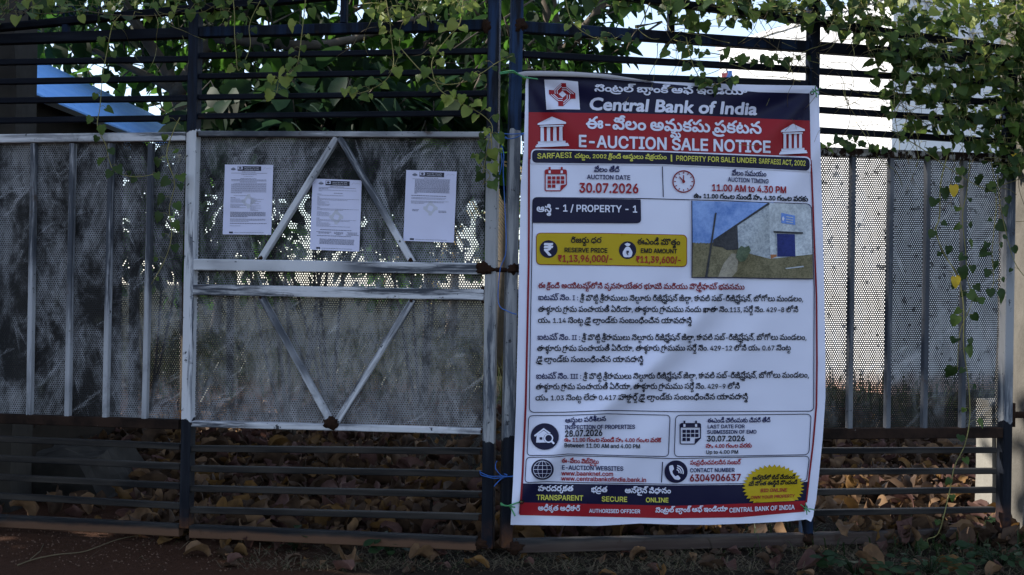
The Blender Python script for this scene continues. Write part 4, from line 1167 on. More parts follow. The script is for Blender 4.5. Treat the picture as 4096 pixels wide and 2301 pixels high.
# little cloths hung on a nail at the far end of the sunlit wall
cl = empty('hanging_cloth', at(2898, 292, 14.7), 0, 'small red and blue cloths hanging on the white wall', 'cloth')
m = MB()
for k, (mt, dx, dz) in enumerate(((plain('cloth_red', (0.45, 0.10, 0.10)), 0, 0), (plain('cloth_blue', (0.06, 0.16, 0.45)), 0.07, 0.03), (plain('cloth_blue_two', (0.07, 0.18, 0.50)), -0.02, -0.12))):
    vs = []; fs = []
    for j in range(7):
        for i in range(4):
            w = 0.045 * (1 - 0.3 * math.sin(j * 1.1 + k))
            vs.append((dx + (i - 1.5) / 1.5 * w, 0.012 * math.sin(i * 1.7 + j + k), dz - j * 0.035))
    for j in range(6):
        for i in range(3): fs.append((j * 4 + i, j * 4 + i + 1, j * 4 + 5 + i, j * 4 + 4 + i))
    m.add(vs, fs, mt)
m.build('cloth_strips', cl, True)
m = MB(); m.tube([(0.03, 0.22, 0.05), (0.03, -0.01, 0.05), (0.03, -0.02, 0.0)], 0.008, M_RUST, 6); m.build('nail', cl)

# shed with the blue roof on the left
sh = empty('shed', (-2.95, 7.5, 0), 0, 'low dark shed with a bright blue sheet roof behind the left gate leaf', 'shed')
def loc(L): return [(x + 2.95, y - 7.5, z) for x, y, z in L]
m = MB()
y0, y1 = 5.75, 11.3
prof = []
for q in range(31):
    u = q / 30
    prof.append((-2.80 - 0.70 * u, 2.265 + 0.53 * u + (0.016 if q % 6 == 3 else 0.0)))
vs = []; fs = []
ny = 12
for i in range(ny + 1):
    y = y0 + (y1 - y0) * i / ny
    for d in (0.0, -0.012):
        for (x, z) in prof: vs.append((x + 2.95, y - 7.5, z + d + 0.006 * noise.noise((y * .8, x * 2, 0))))
kp = len(prof)
for i in range(ny):
    a = i * 2 * kp; b = a + 2 * kp
    for q in range(kp - 1):
        fs += [(a + q, a + q + 1, b + q + 1, b + q), (b + kp + q, b + kp + q + 1, a + kp + q + 1, a + kp + q)]
    fs += [(a, b, b + kp, a + kp)]
fs += [(q, q + 1, kp + q + 1, kp + q) for q in range(kp - 1)]
m.add(vs, fs, M_ROOFB); m.build('roof', sh)
m = MB(); m.add(loc([(-3.50, y0, 2.79), (-3.50, y1, 2.79), (-4.6, y1, 2.1), (-4.6, y0, 2.1)]), [(0, 1, 2, 3)], M_ROOFB); m.build('roof', sh)
m = MB(); m.box(0.02, -1.5, -1.5, 0.75, 0.0, 2.27, M_BOARD); m.build('wall', sh)
for yy in (-1.62, 0.76, 2.2, 3.6):
    m = MB(); m.box(0.07, 0.13, yy, yy + 0.06, 0, 2.29, M_BOARD); m.build('post', sh)
m = MB()
for i in range(36):
    m.bar((0.03 + 0, 0.35), (0.03, 0.36), 0.001, 0, 0.001, M_BOARD)
    break
for i in range(24):
    m.tube([(0.15, -1.4 + i * 0.09, 0.30), (0.15, -1.4 + i * 0.09, 0.95)], 0.0025, M_RUST, 4)
for i in range(9):
    m.tube([(0.15, -1.4, 0.32 + i * 0.075), (0.15, 0.68, 0.32 + i * 0.075)], 0.0025, M_RUST, 4)
m.build('wire_netting', sh)

def jit_block(name, label, cat, x0, x1, y0, y1, z1, mat, amp=0.012, n=(4, 4, 14), group=None, taper=0.0):
    m = MB()
    vs = {}; V = []; Fc = []
    nx_, ny_, nz_ = n
    def vid(i, j, k):
        if (i, j, k) not in vs:
            fx, fy, fz = i / nx_, j / ny_, k / nz_
            p = Vector((x0 + (x1 - x0) * fx, y0 + (y1 - y0) * fy, -0.05 + (z1 + 0.05) * fz))
            p.x += taper * fz * (0.5 - fx)
            q = noise.noise_vector(p * 3.0) * amp + noise.noise_vector(p * 11.0) * amp * 0.5
            vs[(i, j, k)] = len(V); V.append(p + q)
        return vs[(i, j, k)]
    for j in range(ny_):
        for k in range(nz_):
            Fc.append((vid(0, j + 1, k), vid(0, j, k), vid(0, j, k + 1), vid(0, j + 1, k + 1)))
            Fc.append((vid(nx_, j, k), vid(nx_, j + 1, k), vid(nx_, j + 1, k + 1), vid(nx_, j, k + 1)))
    for i in range(nx_):
        for k in range(nz_):
            Fc.append((vid(i, 0, k), vid(i + 1, 0, k), vid(i + 1, 0, k + 1), vid(i, 0, k + 1)))
            Fc.append((vid(i + 1, ny_, k), vid(i, ny_, k), vid(i, ny_, k + 1), vid(i + 1, ny_, k + 1)))
        for j in range(ny_):
            Fc.append((vid(i, j, nz_), vid(i + 1, j, nz_), vid(i + 1, j + 1, nz_), vid(i, j + 1, nz_)))
    m.add(V, Fc, mat)
    return tag(m.build(name), label, cat, group)
jit_block('gate_pillar', 'rough grey concrete gate pillar behind the far left of the gate', 'pillar', -2.80, -2.50, 5.5, 5.75, 2.9, M_DKCONC2, 0.012, (4, 4, 22), 'gate pillars')
pc = RP.world(4087, 1700, 0.03)
jit_block('gate_pillar', 'vine-covered concrete gate pillar at the right edge with a sunlit side', 'pillar', pc.x + .012, pc.x + 0.42, pc.y, pc.y + 0.30, 2.7, M_CONC, 0.012, (4, 4, 22), 'gate pillars')
jit_block('concrete_post', 'pale square concrete post standing behind the right gate leaf', 'post', 2.395, 2.53, 5.46, 5.65, 0.62, M_PALE, 0.006, (3, 3, 14))
jit_block('concrete_plinth', 'broken grey concrete plinth among dead leaves beside the shed', 'plinth', -2.75, -2.12, 5.8, 6.6, 0.22, M_DKCONC, 0.05, (10, 10, 4), None, 0.3)

# ------------------------------------------------------------------ leaves and trees
HEART = [(-0.13, 0.28), (0.0, 0.47), (0.22, 0.54), (0.44, 0.47), (0.66, 0.36), (0.86, 0.17), (1.0, 0.0)]
LOBED = [(-0.12, 0.30), (0.04, 0.55), (0.20, 0.50), (0.36, 0.60), (0.54, 0.38), (0.70, 0.36), (0.86, 0.14), (1.0, 0.0)]
OVAL = [(0.0, 0.03), (0.15, 0.24), (0.40, 0.42), (0.65, 0.46), (0.86, 0.30), (1.0, 0.04)]
LONG = [(0.0, 0.02), (0.18, 0.20), (0.42, 0.29), (0.66, 0.26), (0.86, 0.14), (1.0, 0.0)]
def leaf(mb, p, tip, nrm, L, W, mat, shape, fold=0.18, droop=0.25, wob=0.0, rg=random):
    tip = tip.normalized()
    sd = tip.cross(nrm)
    if sd.length < 1e-4: sd = tip.cross(Vector((0.3, 0.5, 0.8)))
    sd.normalize(); n = sd.cross(tip).normalized()
    vs = []
    for (u, w) in shape:
        um = max(u, 0.0)
        dz = -droop * um * um
        wo = wob * rg.uniform(-1, 1); wo2 = wob * rg.uniform(-1, 1)
        c_ = p + tip * (um * L) + n * (dz * L)
        e = p + tip * (u * L) + n * (dz * L)
        vs += [e + sd * (w * W) + n * ((fold * w + wo) * W), c_, e - sd * (w * W) + n * ((fold * w + wo2) * W)]
    k = len(shape)
    fs = []
    for i in range(k - 1):
        a = i * 3; b = a + 3
        fs += [(a, a + 1, b + 1, b), (a + 1, a + 2, b + 2, b + 1)]
    mb.add(vs, fs, mat)

def rv(s_=1.0): return Vector((rnd(-1, 1), rnd(-1, 1), rnd(-1, 1))) * s_
def tree(name, label, cat, base, limbs, clumps, mats, size, shape, width=0.62, group=None, hang=0.5):
    root = empty(name, base, 0, label, cat, group)
    B = Vector(base)
    m = MB()
    for pts_, r0, r1 in limbs:
        m.tube([Vector(q) - B for q in smooth_path(pts_, 4)], r0, BARK, 8, r1)
    f = MB()
    for (c, r, n) in clumps:
        c = Vector(c)
        f.tube([c - B + Vector((0, 0, -r * .2)), c - B + rv(r * .6), c - B + rv(r * .9)], 0.012, BARK, 5, 0.004)
        for k in range(n):
            d = rv()
            while d.length > 1: d = rv()
            p = c + Vector((d.x * r, d.y * r, d.z * r * .8))
            tip = Vector((d.x, d.y * .6, d.z * .4 - hang)) + rv(0.7)
            nr_ = Vector((0, -0.35, 1)) + rv(0.9)
            L = size * rnd(0.6, 1.15)
            leaf(f, p - B, tip, nr_, L, L * width, random.choice(mats), shape, rnd(0.05, 0.3), rnd(0.05, 0.5))
    m.build('trunk', root, True)
    f.build('foliage', root, True)
    return root

def clump_px(L):
    out = []
    for (px, py, Yd, r, n) in L: out.append((at(px, py, Yd), r, n))
    return out
# large-leaved tree behind the left gate leaf
CA = []
for k in range(235):
    px = rnd(-250, 2150); py = rnd(-420, 480)
    if 330 < px < 690 and 140 < py < 320: continue
    if 930 < px < 1010 and -20 < py < 90: continue
    if px < 800 and py > 20 + 0.42 * px: continue
    CA.append((px, py, rnd(8.2, 10.6), rnd(0.34, 0.55), 16))
for k in range(70):
    px = rnd(-100, 900); py = rnd(60, 560)
    if 330 < px < 680 and 140 < py < 330: continue
    CA.append((px, py, rnd(11.7, 13.2), rnd(0.35, 0.5), 13))
for k in range(12): CA.append((rnd(330, 700), rnd(150, 330), rnd(9.0, 11.0), 0.16, 6))
for k in range(60): CA.append((rnd(650, 2000), rnd(-350, 330), rnd(10.2, 12.5), rnd(0.4, 0.6), 20))
bt = at(760, 1250, 9.2); bt.z = 0
tree('large_leaved_tree', 'dark large-leaved tree spreading behind the left gate leaf', 'tree', bt,
     [([bt, at(745, 700, 9.2), at(700, 360, 9.0), at(560, 120, 8.8), at(420, -120, 8.6)], 0.08, 0.03),
      ([at(705, 380, 9.0), at(860, 150, 8.8), at(1100, -40, 8.6)], 0.07, 0.03),
      ([at(700, 360, 9.0), at(560, 290, 8.9), at(330, 180, 8.6)], 0.045, 0.015),
      ([at(860, 150, 8.8), at(1300, 180, 8.3), at(1700, 60, 8.2)], 0.05, 0.02)],
     clump_px(CA), [T_A, T_A, T_B], 0.19, OVAL)
# tree over the meeting posts and the banner
CB = []
for k in range(52):
    px = rnd(1900, 2620); py = rnd(-450, 200 - max(0, px - 2250) * 0.25)
    CB.append((px, py, rnd(6.6, 8.5), rnd(0.22, 0.38), 15))
for k in range(10): CB.append((rnd(2090, 2330), rnd(180, 330), rnd(6.6, 7.6), 0.22, 14))
for k in range(5): CB.append((rnd(2340, 2440), rnd(130, 240), rnd(6.6, 7.4), 0.15, 9))
b2 = at(2250, 1250, 7.6); b2.z = 0
tree('mango_tree', 'dark leafy tree rising behind the banner beside the open sky', 'tree', b2,
     [([b2, at(2260, 700, 7.6), at(2220, 200, 7.5), at(2160, -250, 7.4)], 0.10, 0.04),
      ([at(2225, 240, 7.5), at(2380, 60, 7.3), at(2500, -150, 7.2)], 0.045, 0.015)],
     clump_px(CB), [T_A, T_A, T_B], 0.17, LONG, 0.62)
# broad-leaved shrubs close behind the braced panel
def shrub(label, px0, px1, py0, py1, Ya, Yb, n, mats, size, skip=None):
    C = []
    for k in range(n):
        px = rnd(px0, px1); py = rnd(py0, py1)
        if skip and skip(px, py): continue
        C.append((px, py, rnd(Ya, Yb), 0.22, 8))
    pb = at((px0 + px1) / 2, 1500, (Ya + Yb) / 2); pb.z = 0
    limbs = []
    for k in range(6):
        tp = at(rnd(px0, px1), rnd(py0, (py0 + py1) / 2), (Ya + Yb) / 2)
        limbs.append(([pb + Vector((rnd(-.02, .02), rnd(-.02, .02), 0)), pb.lerp(tp, 0.5) + rv(0.1), tp], 0.014, 0.005))
    return tree('broad_leaved_shrub', label, 'shrub', pb, limbs, clump_px(C), mats, size, OVAL, 0.60, 'shrubs behind the gate')
shrub('blue-green broad-leaved shrub seen just above the braced panel', 840, 1500, 330, 620, 7.3, 8.2, 66, [T_C, T_C, T_A], 0.28)
shrub('broad-leaved shrub beside the meeting posts, below the tree', 1400, 1990, 320, 700, 7.6, 8.6, 72, [T_C, T_C, T_A, T_B], 0.28)
shrub('tall dim shrub hidden mostly behind the white-edged panel', 760, 1900, 560, 1040, 7.6, 9.4, 78, [T_A, T_B], 0.20, lambda x, y: (1000 < x < 1380 and y > 820) or (1040 < x < 1300 and y > 700))
shrub('dark shrub growing behind the blue-roofed shed', 430, 760, 640, 1080, 8.4, 9.6, 34, [T_A, T_B], 0.18)
# small flower spikes of the shrubs
m = MB()
for (px, py) in ((1240, 420), (1500, 395), (1165, 490), (1575, 500), (1700, 430)):
    a = at(px, py, 7.15); pts_ = [a + Vector((0.014 * k, 0, 0.01 * math.sin(k * .6) - 0.013 * k)) for k in range(8)]
    m.tube(pts_, 0.005, plain('flower_spike', (0.12, 0.15, 0.075)) if not m.mats else m.mats[0], 6, 0.002)
tag(m.build('flower_spikes'), 'thin pale flower spikes among the broad leaves above the panel', 'flowers', None, 'stuff')
# trees far across the field
def far_tree(label, px, Yd, h, w, n, seed):
    b = at(px, 1200, Yd); b.z = 0
    C = [(b + Vector((rnd(-w, w) * .8, rnd(-w, w) * .5, h * rnd(0.35, 0.95))), w * 0.42, n) for k in range(12)]
    return tree('field_tree', label, 'tree', b, [([b, b + Vector((0.1, 0, h * .4)), b + Vector((0, 0, h * .8))], 0.14, 0.04)], C, [T_B, T_A], 0.34, OVAL, 0.62, 'trees across the field')
far_tree('leafy tree across the field, seen through the braced panel near the meeting post', 1800, 24, 3.6, 2.4, 34, 1)
far_tree('low bushy tree across the field, seen through the braced panel near its left post', 860, 26, 2.6, 2.2, 30, 2)
far_tree('tree across the field, seen through the dark left panel', 420, 22, 4.2, 2.6, 36, 3)

# coconut palm seen in the slit between the posts
pb = at(2005, 1250, 14.5); pb.z = 0
pt = at(2008, 640, 14.5)
palm = empty('coconut_palm', pb, 0, 'young coconut palm with drooping fronds seen through the slit between the gate leaves', 'palm')
m = MB(); m.tube([Vector((0, 0, 0)), (pt - pb) * .5 + Vector((.05, 0, 0)), pt - pb], 0.13, BARK, 10, 0.09); m.build('trunk', palm, True)
PF = leafmat('palm_frond_green', (0.045, 0.09, 0.025), (0.085, 0.13, 0.035), 0.35)
PY = leafmat('palm_frond_straw', (0.22, 0.17, 0.06), (0.30, 0.22, 0.09), 0.35)
for k in range(15):
    a = 2 * math.pi * k / 15 + rnd(-.15, .15); el = rnd(-0.5, 1.0)
    L = rnd(1.9, 2.5); mt = PY if el < -0.25 else PF
    m = MB(); sp = []
    for j in range(12):
        u = j / 11
        r = L * u * (0.45 + 0.55 * math.cos(el)) * (1 - 0.15 * u)
        sp.append(pt - pb + Vector((math.cos(a) * r, math.sin(a) * r, math.sin(el) * L * u * .7 - 1.15 * u * u * L * .55)))
    m.tube(sp, 0.016, mt, 5, 0.004)
    for j in range(1, 44):
        u = j / 44 * 10.99; i = int(u); q = sp[i].lerp(sp[i + 1], u - i); dr = (sp[i + 1] - sp[i]).normalized()
        sd = dr.cross(Vector((0, 0, 1))).normalized()
        for s_ in (-1, 1):
            ln = 0.42 * math.sin(math.pi * (0.12 + 0.85 * j / 44))
            e = q + (sd * s_ * .7 + dr * .5 + Vector((0, 0, -.45))).normalized() * ln
            w = dr * 0.016
            m.add([q - w, q + w, e], [(0, 1, 2)], mt)
    m.build('frond', palm)

# unseen tree added left of the view, its crown keeps sun off the ground
def shade(label, cx, cy, cz, rx, rz, n):
    b = Vector((cx, cy, 0))
    C = []
    for k in range(n):
        d = rv()
        while d.length > 1: d = rv()
        C.append((Vector((cx + d.x * rx, cy + d.y * rx, cz + d.z * rz)), 0.55, 26))
    tree('added_shade_tree', label, 'tree', b, [([b, b + Vector((.1, .1, cz * .6)), b + Vector((0, 0, cz))], 0.22, 0.08)], C, [T_A, T_B], 0.32, OVAL, 0.66, 'added sun-blocking trees')
shade('unseen tree added left of the gate to block the sun', -5.6, 4.6, 4.3, 2.4, 2.0, 85)

# ------------------------------------------------------------------ vines on the gate
def vine(label, pl, path, lpx, n, yo=-0.03, mats=None, shape=HEART, stem=None, rpx=2.1, side=1.0, spread=34, group='vines hanging on the gate', name='hanging_vine'):
    mats = mats or [V_GREEN, V_GREEN, V_DARK, V_LIGHT]
    P3 = smooth_path([pl.world(px, py, yo + rnd(-.012, .008)) for px, py in path], 6)
    root = empty(name, P3[0], 0, label, 'vine', group)
    B = P3[0]
    m = MB(); m.tube([p - B for p in P3], rpx * PXM, stem or V_STEM, 6, rpx * PXM * .7); 
    f = MB()
    n = max(4, int(n * 0.95)); lpx *= 0.82
    for k in range(n):
        u = (k + rnd(0.1, 0.9)) / n * (len(P3) - 1.01); i = int(u); q = P3[i].lerp(P3[i + 1], u - i)
        s_ = 1 if k % 2 else -1
        out = pl.a * (s_ * rnd(.5, 1.0) * spread * PXM * side) + Vector((0, rnd(-.03, .01), rnd(-.012, .025)))
        e = q + out
        m.tube([q - B, q.lerp(e, .5) - B + Vector((0, 0, .008)), e - B], 0.8 * PXM, stem or V_STEM, 4)
        tip = pl.a * (s_ * rnd(0.0, .8)) + Vector((0, rnd(-.5, .1), rnd(-1.0, -.25)))
        nr_ = Vector((rnd(-.5, .5), -1.0 + rnd(-.2, .4), rnd(0.1, 0.9)))
        L = lpx * PXM * rnd(.45, 1.25)
        leaf(f, e - B, tip, nr_, L, L * .95, random.choice(mats), random.choice((shape, shape, LOBED)), rnd(-.2, .6), rnd(-.1, .7), 0.06)
    m.build('stem', root, True); f.build('foliage', root, True)
    return root
vine('long thin vine trailing down across the left panel from the top rail', LP, [(484, 58), (450, 103), (428, 206), (411, 300), (400, 428), (390, 506), (424, 583), (436, 640), (464, 689), (542, 708), (614, 698)], 46, 19, -0.05, [V_DARK, V_GREEN])
vine('vine hanging over the white-topped post side of the left panel', LP, [(720, 470), (692, 529), (667, 621), (697, 722), (690, 780), (677, 839), (687, 935), (663, 1032), (605, 1138)], 44, 17, -0.045, [V_DARK, V_GREEN])
vine('vine looped at the top right of the middle post', LP, [(930, -30), (938, 60), (938, 128), (945, 220), (955, 283), (1000, 190), (998, 98), (1041, 4)], 36, 13, -0.06, [V_GREEN, V_LIGHT, V_DARK])
vine('paired vine strand dropping right of the post, with a leafy end', LP, [(1224, -20), (1205, 154), (1187, 261), (1150, 300), (1117, 327), (1107, 373)], 48, 20, -0.07, [V_GREEN, V_LIGHT, V_GREEN])
vine('vine strand with pale green leaves hanging over the middle of the left leaf', LP, [(1541, -20), (1560, 90), (1565, 154), (1574, 257), (1537, 327), (1443, 373), (1390, 370)], 46, 24, -0.06, [V_GREEN, V_LIGHT])
vine('lightest vine, curving down to the meeting post and along it', LP, [(1855, -20), (1840, 93), (1793, 149), (1737, 224), (1728, 280), (1756, 355), (1820, 400), (1886, 434), (1938, 467), (1970, 513), (1947, 607), (1933, 690)], 50, 30, -0.075, [V_GREEN, V_LIGHT, V_LIGHT])
vine('thin vine crossing from the left leaf to the right meeting post', LP, [(1600, 190), (1690, 289), (1765, 336), (1863, 327), (1933, 289), (1990, 250), (2050, 224)], 40, 14, -0.06, [V_GREEN, V_DARK])
vine('dark vine tuft at the middle of the meeting post beside the right notice', LP, [(1960, 520), (1965, 600), (1920, 650), (1960, 700), (1930, 740)], 52, 15, -0.07, [V_DARK, V_GREEN])
vine('yellowing vine hanging left above the banner', RP, [(2259, -20), (2287, 84), (2361, 145), (2436, 159), (2470, 150)], 42, 15, -0.05, [V_DARK, V_GREEN, V_LIGHT])
vine('dry bare vine hanging over the sky above the banner', RP, [(2600, 10), (2566, 93), (2529, 145), (2506, 200)], 36, 5, -0.05, [V_DARK], stem=V_DRY)
vine('leafy tuft drooping onto the top of the banner', RP, [(2745, 150), (2760, 220), (2780, 280), (2815, 330), (2850, 345), (2920, 310)], 44, 24, -0.06, [V_DARK, V_GREEN])
vine('vine running along the first thin bar above the banner', RP, [(2690, 200), (2860, 215), (3000, 250), (3100, 235), (3215, 240)], 46, 22, -0.03, [V_DARK, V_GREEN])
vine('small vine lying on the peeling rail right of the banner', RP, [(3275, 600), (3340, 575), (3400, 560), (3460, 590), (3560, 600)], 42, 20, -0.03, [V_DARK, V_GREEN])
vine('sagging bare vine across the top of the right panel', RP, [(3560, 520), (3680, 590), (3760, 650), (3826, 693), (3932, 752), (4010, 740), (4120, 700)], 50, 9, -0.05, [V_GREEN, V_DARK], rpx=2.2)
vine('long pale-stemmed vine running down the right panel to the ground', RP, [(3792, 611), (3763, 732), (3758, 868), (3743, 921), (3772, 1008), (3826, 1095), (3845, 1158), (3855, 1245), (3855, 1390), (3874, 1535), (3879, 1671), (3859, 1780), (3818, 1866), (3798, 1966), (3756, 2128), (3711, 2157), (3719, 2190)], 54, 26, -0.055, [V_DARK, V_DARK, V_GREEN], rpx=3.0)
vine('leafy vine hanging along the last slats of the right panel', RP, [(3880, 640), (3868, 760), (3850, 870), (3862, 1000), (3870, 1120), (3890, 1200), (3840, 1330), (3830, 1480)], 56, 20, -0.045, [V_DARK, V_DARK, V_GREEN])
vine('dark vine hanging beside the hinge post', RP, [(3965, 640), (3985, 800), (3975, 930), (3968, 1020), (3975, 1120), (3960, 1180)], 54, 15, -0.045, [V_DARK])
vine('thin vine crossing the hinge post and pillar', RP, [(3990, 700), (3995, 780), (4019, 911), (4058, 1047), (4110, 1120)], 40, 6, -0.06, [V_DARK])
# two bright yellow leaves
for (px, py, lab) in ((3812, 765, 'bright yellow leaf caught on the right panel, the higher one'), (3820, 1130, 'bright yellow leaf caught on the right panel, the lower one')):
    m = MB(); o_ = RP.world(px, py - 22, -0.075)
    leaf(m, Vector((0, 0, 0)), Vector((.15, -.1, -1)), Vector((.2, -1, .2)), 50 * PXM, 44 * PXM, V_YELLOW, HEART, 0.15, 0.2, 0.05)
    m.tube([(0, 0, 0), (-.004, 0.02, .02), (-.008, .05, .025)], 0.0012, V_STEM, 4)
    o = m.build('yellow_leaf', None, True); o.location = o_
    tag(o, lab, 'leaf', 'yellow leaves on the right panel')

def inside(p, poly):
    x, y = p; r = False
    for i in range(len(poly)):
        (x0, y0), (x1, y1) = poly[i - 1], poly[i]
        if (y0 > y) != (y1 > y) and x < (x1 - x0) * (y - y0) / (y1 - y0) + x0: r = not r
    return r
def vine_mass(label, pl, poly, n, lpx, ya, yb, stems, mats, prob=None, up=0.5):
    xs_ = [p[0] for p in poly]; ys_ = [p[1] for p in poly]
    o_ = pl.world(sum(xs_) / len(xs_), sum(ys_) / len(ys_), 0)
    root = empty('climbing_vine', o_, 0, label, 'vine', 'climbing vines on top of the gate')
    m = MB(); f = MB()
    k = 0
    while k < n:
        px = rnd(min(xs_), max(xs_)); py = rnd(min(ys_), max(ys_))
        if not inside((px, py), poly): continue
        if prob and random.random() > prob(px, py): continue
        k += 1
        p = pl.world(px, py, rnd(ya, yb)) - o_
        tip = Vector((rnd(-.8, .8), rnd(-.8, .2), rnd(-1.0, .1)))
        nr_ = Vector((rnd(-.7, .7), -rnd(.2, 1.0), rnd(.1, 1.0) + up))
        L = lpx * PXM * rnd(.4, 1.2)
        leaf(f, p, tip, nr_, L, L * .95, mats(px, py), random.choice((HEART, HEART, LOBED)), rnd(-.2, .6), rnd(-.1, .7), 0.06)
        m.tube([p, p + Vector((rnd(-.02, .02), .01, .03)), p + Vector((rnd(-.04, .04), .03, .03))], 0.0012, V_STEM, 4)
    for (path, r_) in stems:
        m.tube([q - o_ for q in smooth_path([pl.world(px, py, rnd(ya, yb)) for px, py in path], 6)], r_ * PXM, random.choice((V_STEM, V_DRY)), 5, r_ * PXM * .6)
    m.build('stem', root, True); f.build('foliage', root, True)
def rstem(x0, x1, y0, y1, n, ln):
    out = []
    for k in range(n):
        x, y = rnd(x0, x1), rnd(y0, y1); a = rnd(0, 6.28); P_ = [(x, y)]
        for j in range(5):
            a += rnd(-.6, .6); x += math.cos(a) * ln / 5; y += math.sin(a) * ln / 5 + 6; P_.append((x, y))
        out.append((P_, rnd(.8, 1.8)))
    return out
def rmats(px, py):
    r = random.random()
    lit = max(0.05, 0.5 - (py - 0) / 500) * (0.4 + 0.6 * min(1, max(0, (px - 3200) / 700)))  # more pale leaves to the upper right, sunlight painted by leaf colour
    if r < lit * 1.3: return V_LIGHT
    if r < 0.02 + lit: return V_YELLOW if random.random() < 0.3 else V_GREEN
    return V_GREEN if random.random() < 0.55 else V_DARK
poly = [(2780, -160), (4250, -160), (4250, 760), (4090, 700), (4010, 690), (3940, 600), (3850, 560), (3740, 470), (3640, 330), (3560, 230), (3440, 150), (3300, 120), (3150, 75), (2980, 70), (2820, 30)]
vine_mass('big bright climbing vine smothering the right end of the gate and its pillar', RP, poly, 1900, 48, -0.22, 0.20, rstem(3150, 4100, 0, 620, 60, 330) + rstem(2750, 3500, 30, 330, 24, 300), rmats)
poly = [(3460, 170), (3980, 250), (4000, 620), (3760, 640), (3560, 520), (3480, 330)]
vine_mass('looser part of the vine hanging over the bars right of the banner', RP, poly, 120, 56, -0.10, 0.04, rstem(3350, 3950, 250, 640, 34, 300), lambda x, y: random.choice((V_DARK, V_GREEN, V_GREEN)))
poly = [(2350, -120), (3260, -120), (3260, 90), (3120, 70), (2960, 120), (2860, 60), (2740, 140), (2660, 60), (2500, 30), (2350, 20)]
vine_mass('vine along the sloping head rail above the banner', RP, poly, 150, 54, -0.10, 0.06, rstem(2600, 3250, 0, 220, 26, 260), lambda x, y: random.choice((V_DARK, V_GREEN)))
poly = [(-150, -120), (1150, -120), (1100, 20), (900, 70), (700, 60), (520, 80), (380, 70), (240, 80), (100, 60), (40, 90), (-60, 110), (-150, 80)]
vine_mass('climbing vine draped along the sloping head rail at the top left', LP, poly, 230, 44, -0.12, 0.05, [([(-40, 30), (60, 50), (200, 55), (330, 45), (480, 62), (640, 60), (760, 30), (900, 0)], 1.8)] + rstem(0, 900, 0, 60, 12, 240), lambda x, y: random.choice((V_GREEN, V_GREEN, V_LIGHT, V_DARK)))
poly = [(1420, -120), (1960, -120), (1900, 50), (1820, 60), (1720, 110), (1640, 60), (1520, 90), (1440, 20)]
vine_mass('pale green climbing vine drooping at the top, left of the meeting posts', LP, poly, 100, 42, -0.12, 0.04, rstem(1450, 1900, -20, 120, 12, 200), lambda x, y: random.choice((V_GREEN, V_LIGHT, V_LIGHT)))
poly = [(4030, -120), (4260, -120), (4260, 1250), (4110, 1200), (4092, 900), (4084, 760), (4050, 720)]
vine_mass('vine leaves on the concrete pillar at the right edge', RP, poly, 230, 54, -0.09, 0.0, rstem(4060, 4150, 100, 1000, 8, 200), lambda x, y: random.choice((V_DARK, V_GREEN)), lambda x, y: 1.0 if y < 740 else 0.12)

# ------------------------------------------------------------------ ties
M_GT = plain('green_twine', (0.06, 0.24, 0.10), 0.5, 0.3, 0.2)
M_BT = plain('blue_wire', (0.02, 0.10, 0.36), 0.4, 0.4, 0.2)
def tie(label, cat, name, pl, paths, r, mat, yo, grp):
    P_ = [[pl.world(px, py, yo + (0.012 * math.sin(i * 2.1))) for i, (px, py) in enumerate(p)] for p in paths]
    o_ = P_[0][0]
    m = MB()
    for p in P_: m.tube([q - o_ for q in smooth_path(p, 5)], r * PXM, mat, 6)
    o = m.build(name, None, True); o.location = o_
    tag(o, label, cat, grp)
GT = 'green twine ties of the banner'
tie('green twine tie at the top left corner of the banner', 'twine', 'twine_tie', RP, [[(2000, 291), (2030, 286), (2052, 284), (2068, 294), (2088, 306), (2108, 311), (2150, 317)], [(2052, 284), (2062, 296), (2075, 298)], [(2000, 296), (2040, 291), (2070, 293)]], 3.0, M_GT, -0.07, GT)
tie('green twine knot at the top right corner of the banner', 'twine', 'twine_tie', RP, [[(3243, 372), (3258, 366), (3272, 360), (3284, 350)], [(3250, 356), (3260, 368), (3276, 380)], [(3262, 345), (3262, 366), (3268, 390)]], 2.2, M_GT, -0.07, GT)
tie('green twine tie with loose ends at the bottom left corner of the banner', 'twine', 'twine_tie', RP, [[(2003, 2013), (2022, 2024), (2045, 2020), (2068, 2012), (2088, 2006)], [(2003, 2020), (2030, 2024), (2060, 2030)], [(2036, 2022), (2048, 2040), (2060, 2064)]], 3.0, M_GT, -0.07, GT)
tie('green twine tie at the curled bottom right corner of the banner', 'twine', 'twine_tie', RP, [[(3203, 2019), (3222, 2034), (3240, 2048)], [(3222, 2014), (3225, 2036), (3228, 2058)], [(3215, 2040), (3240, 2036), (3256, 2040)]], 2.4, M_GT, -0.075, GT)
BT = 'blue wires tying the gate leaves together'
tie('blue wire binding the two meeting posts level with the white rail', 'wire', 'wire_tie', LP, [[(1935, 525), (1952, 535), (1990, 546), (2018, 553), (2046, 555), (2073, 547), (2096, 534)], [(1990, 532), (2040, 537), (2094, 534)], [(1996, 545), (2008, 556), (2004, 565), (2014, 560), (2022, 548), (2030, 556)], [(2007, 562), (2010, 590), (2015, 624), (2013, 690), (2018, 800), (2024, 1000), (2000, 1081), (1994, 1212), (2030, 1245), (2066, 1258)], [(2008, 562), (2004, 600), (2008, 650), (1998, 700)]], 2.0, M_BT, -0.03, BT)
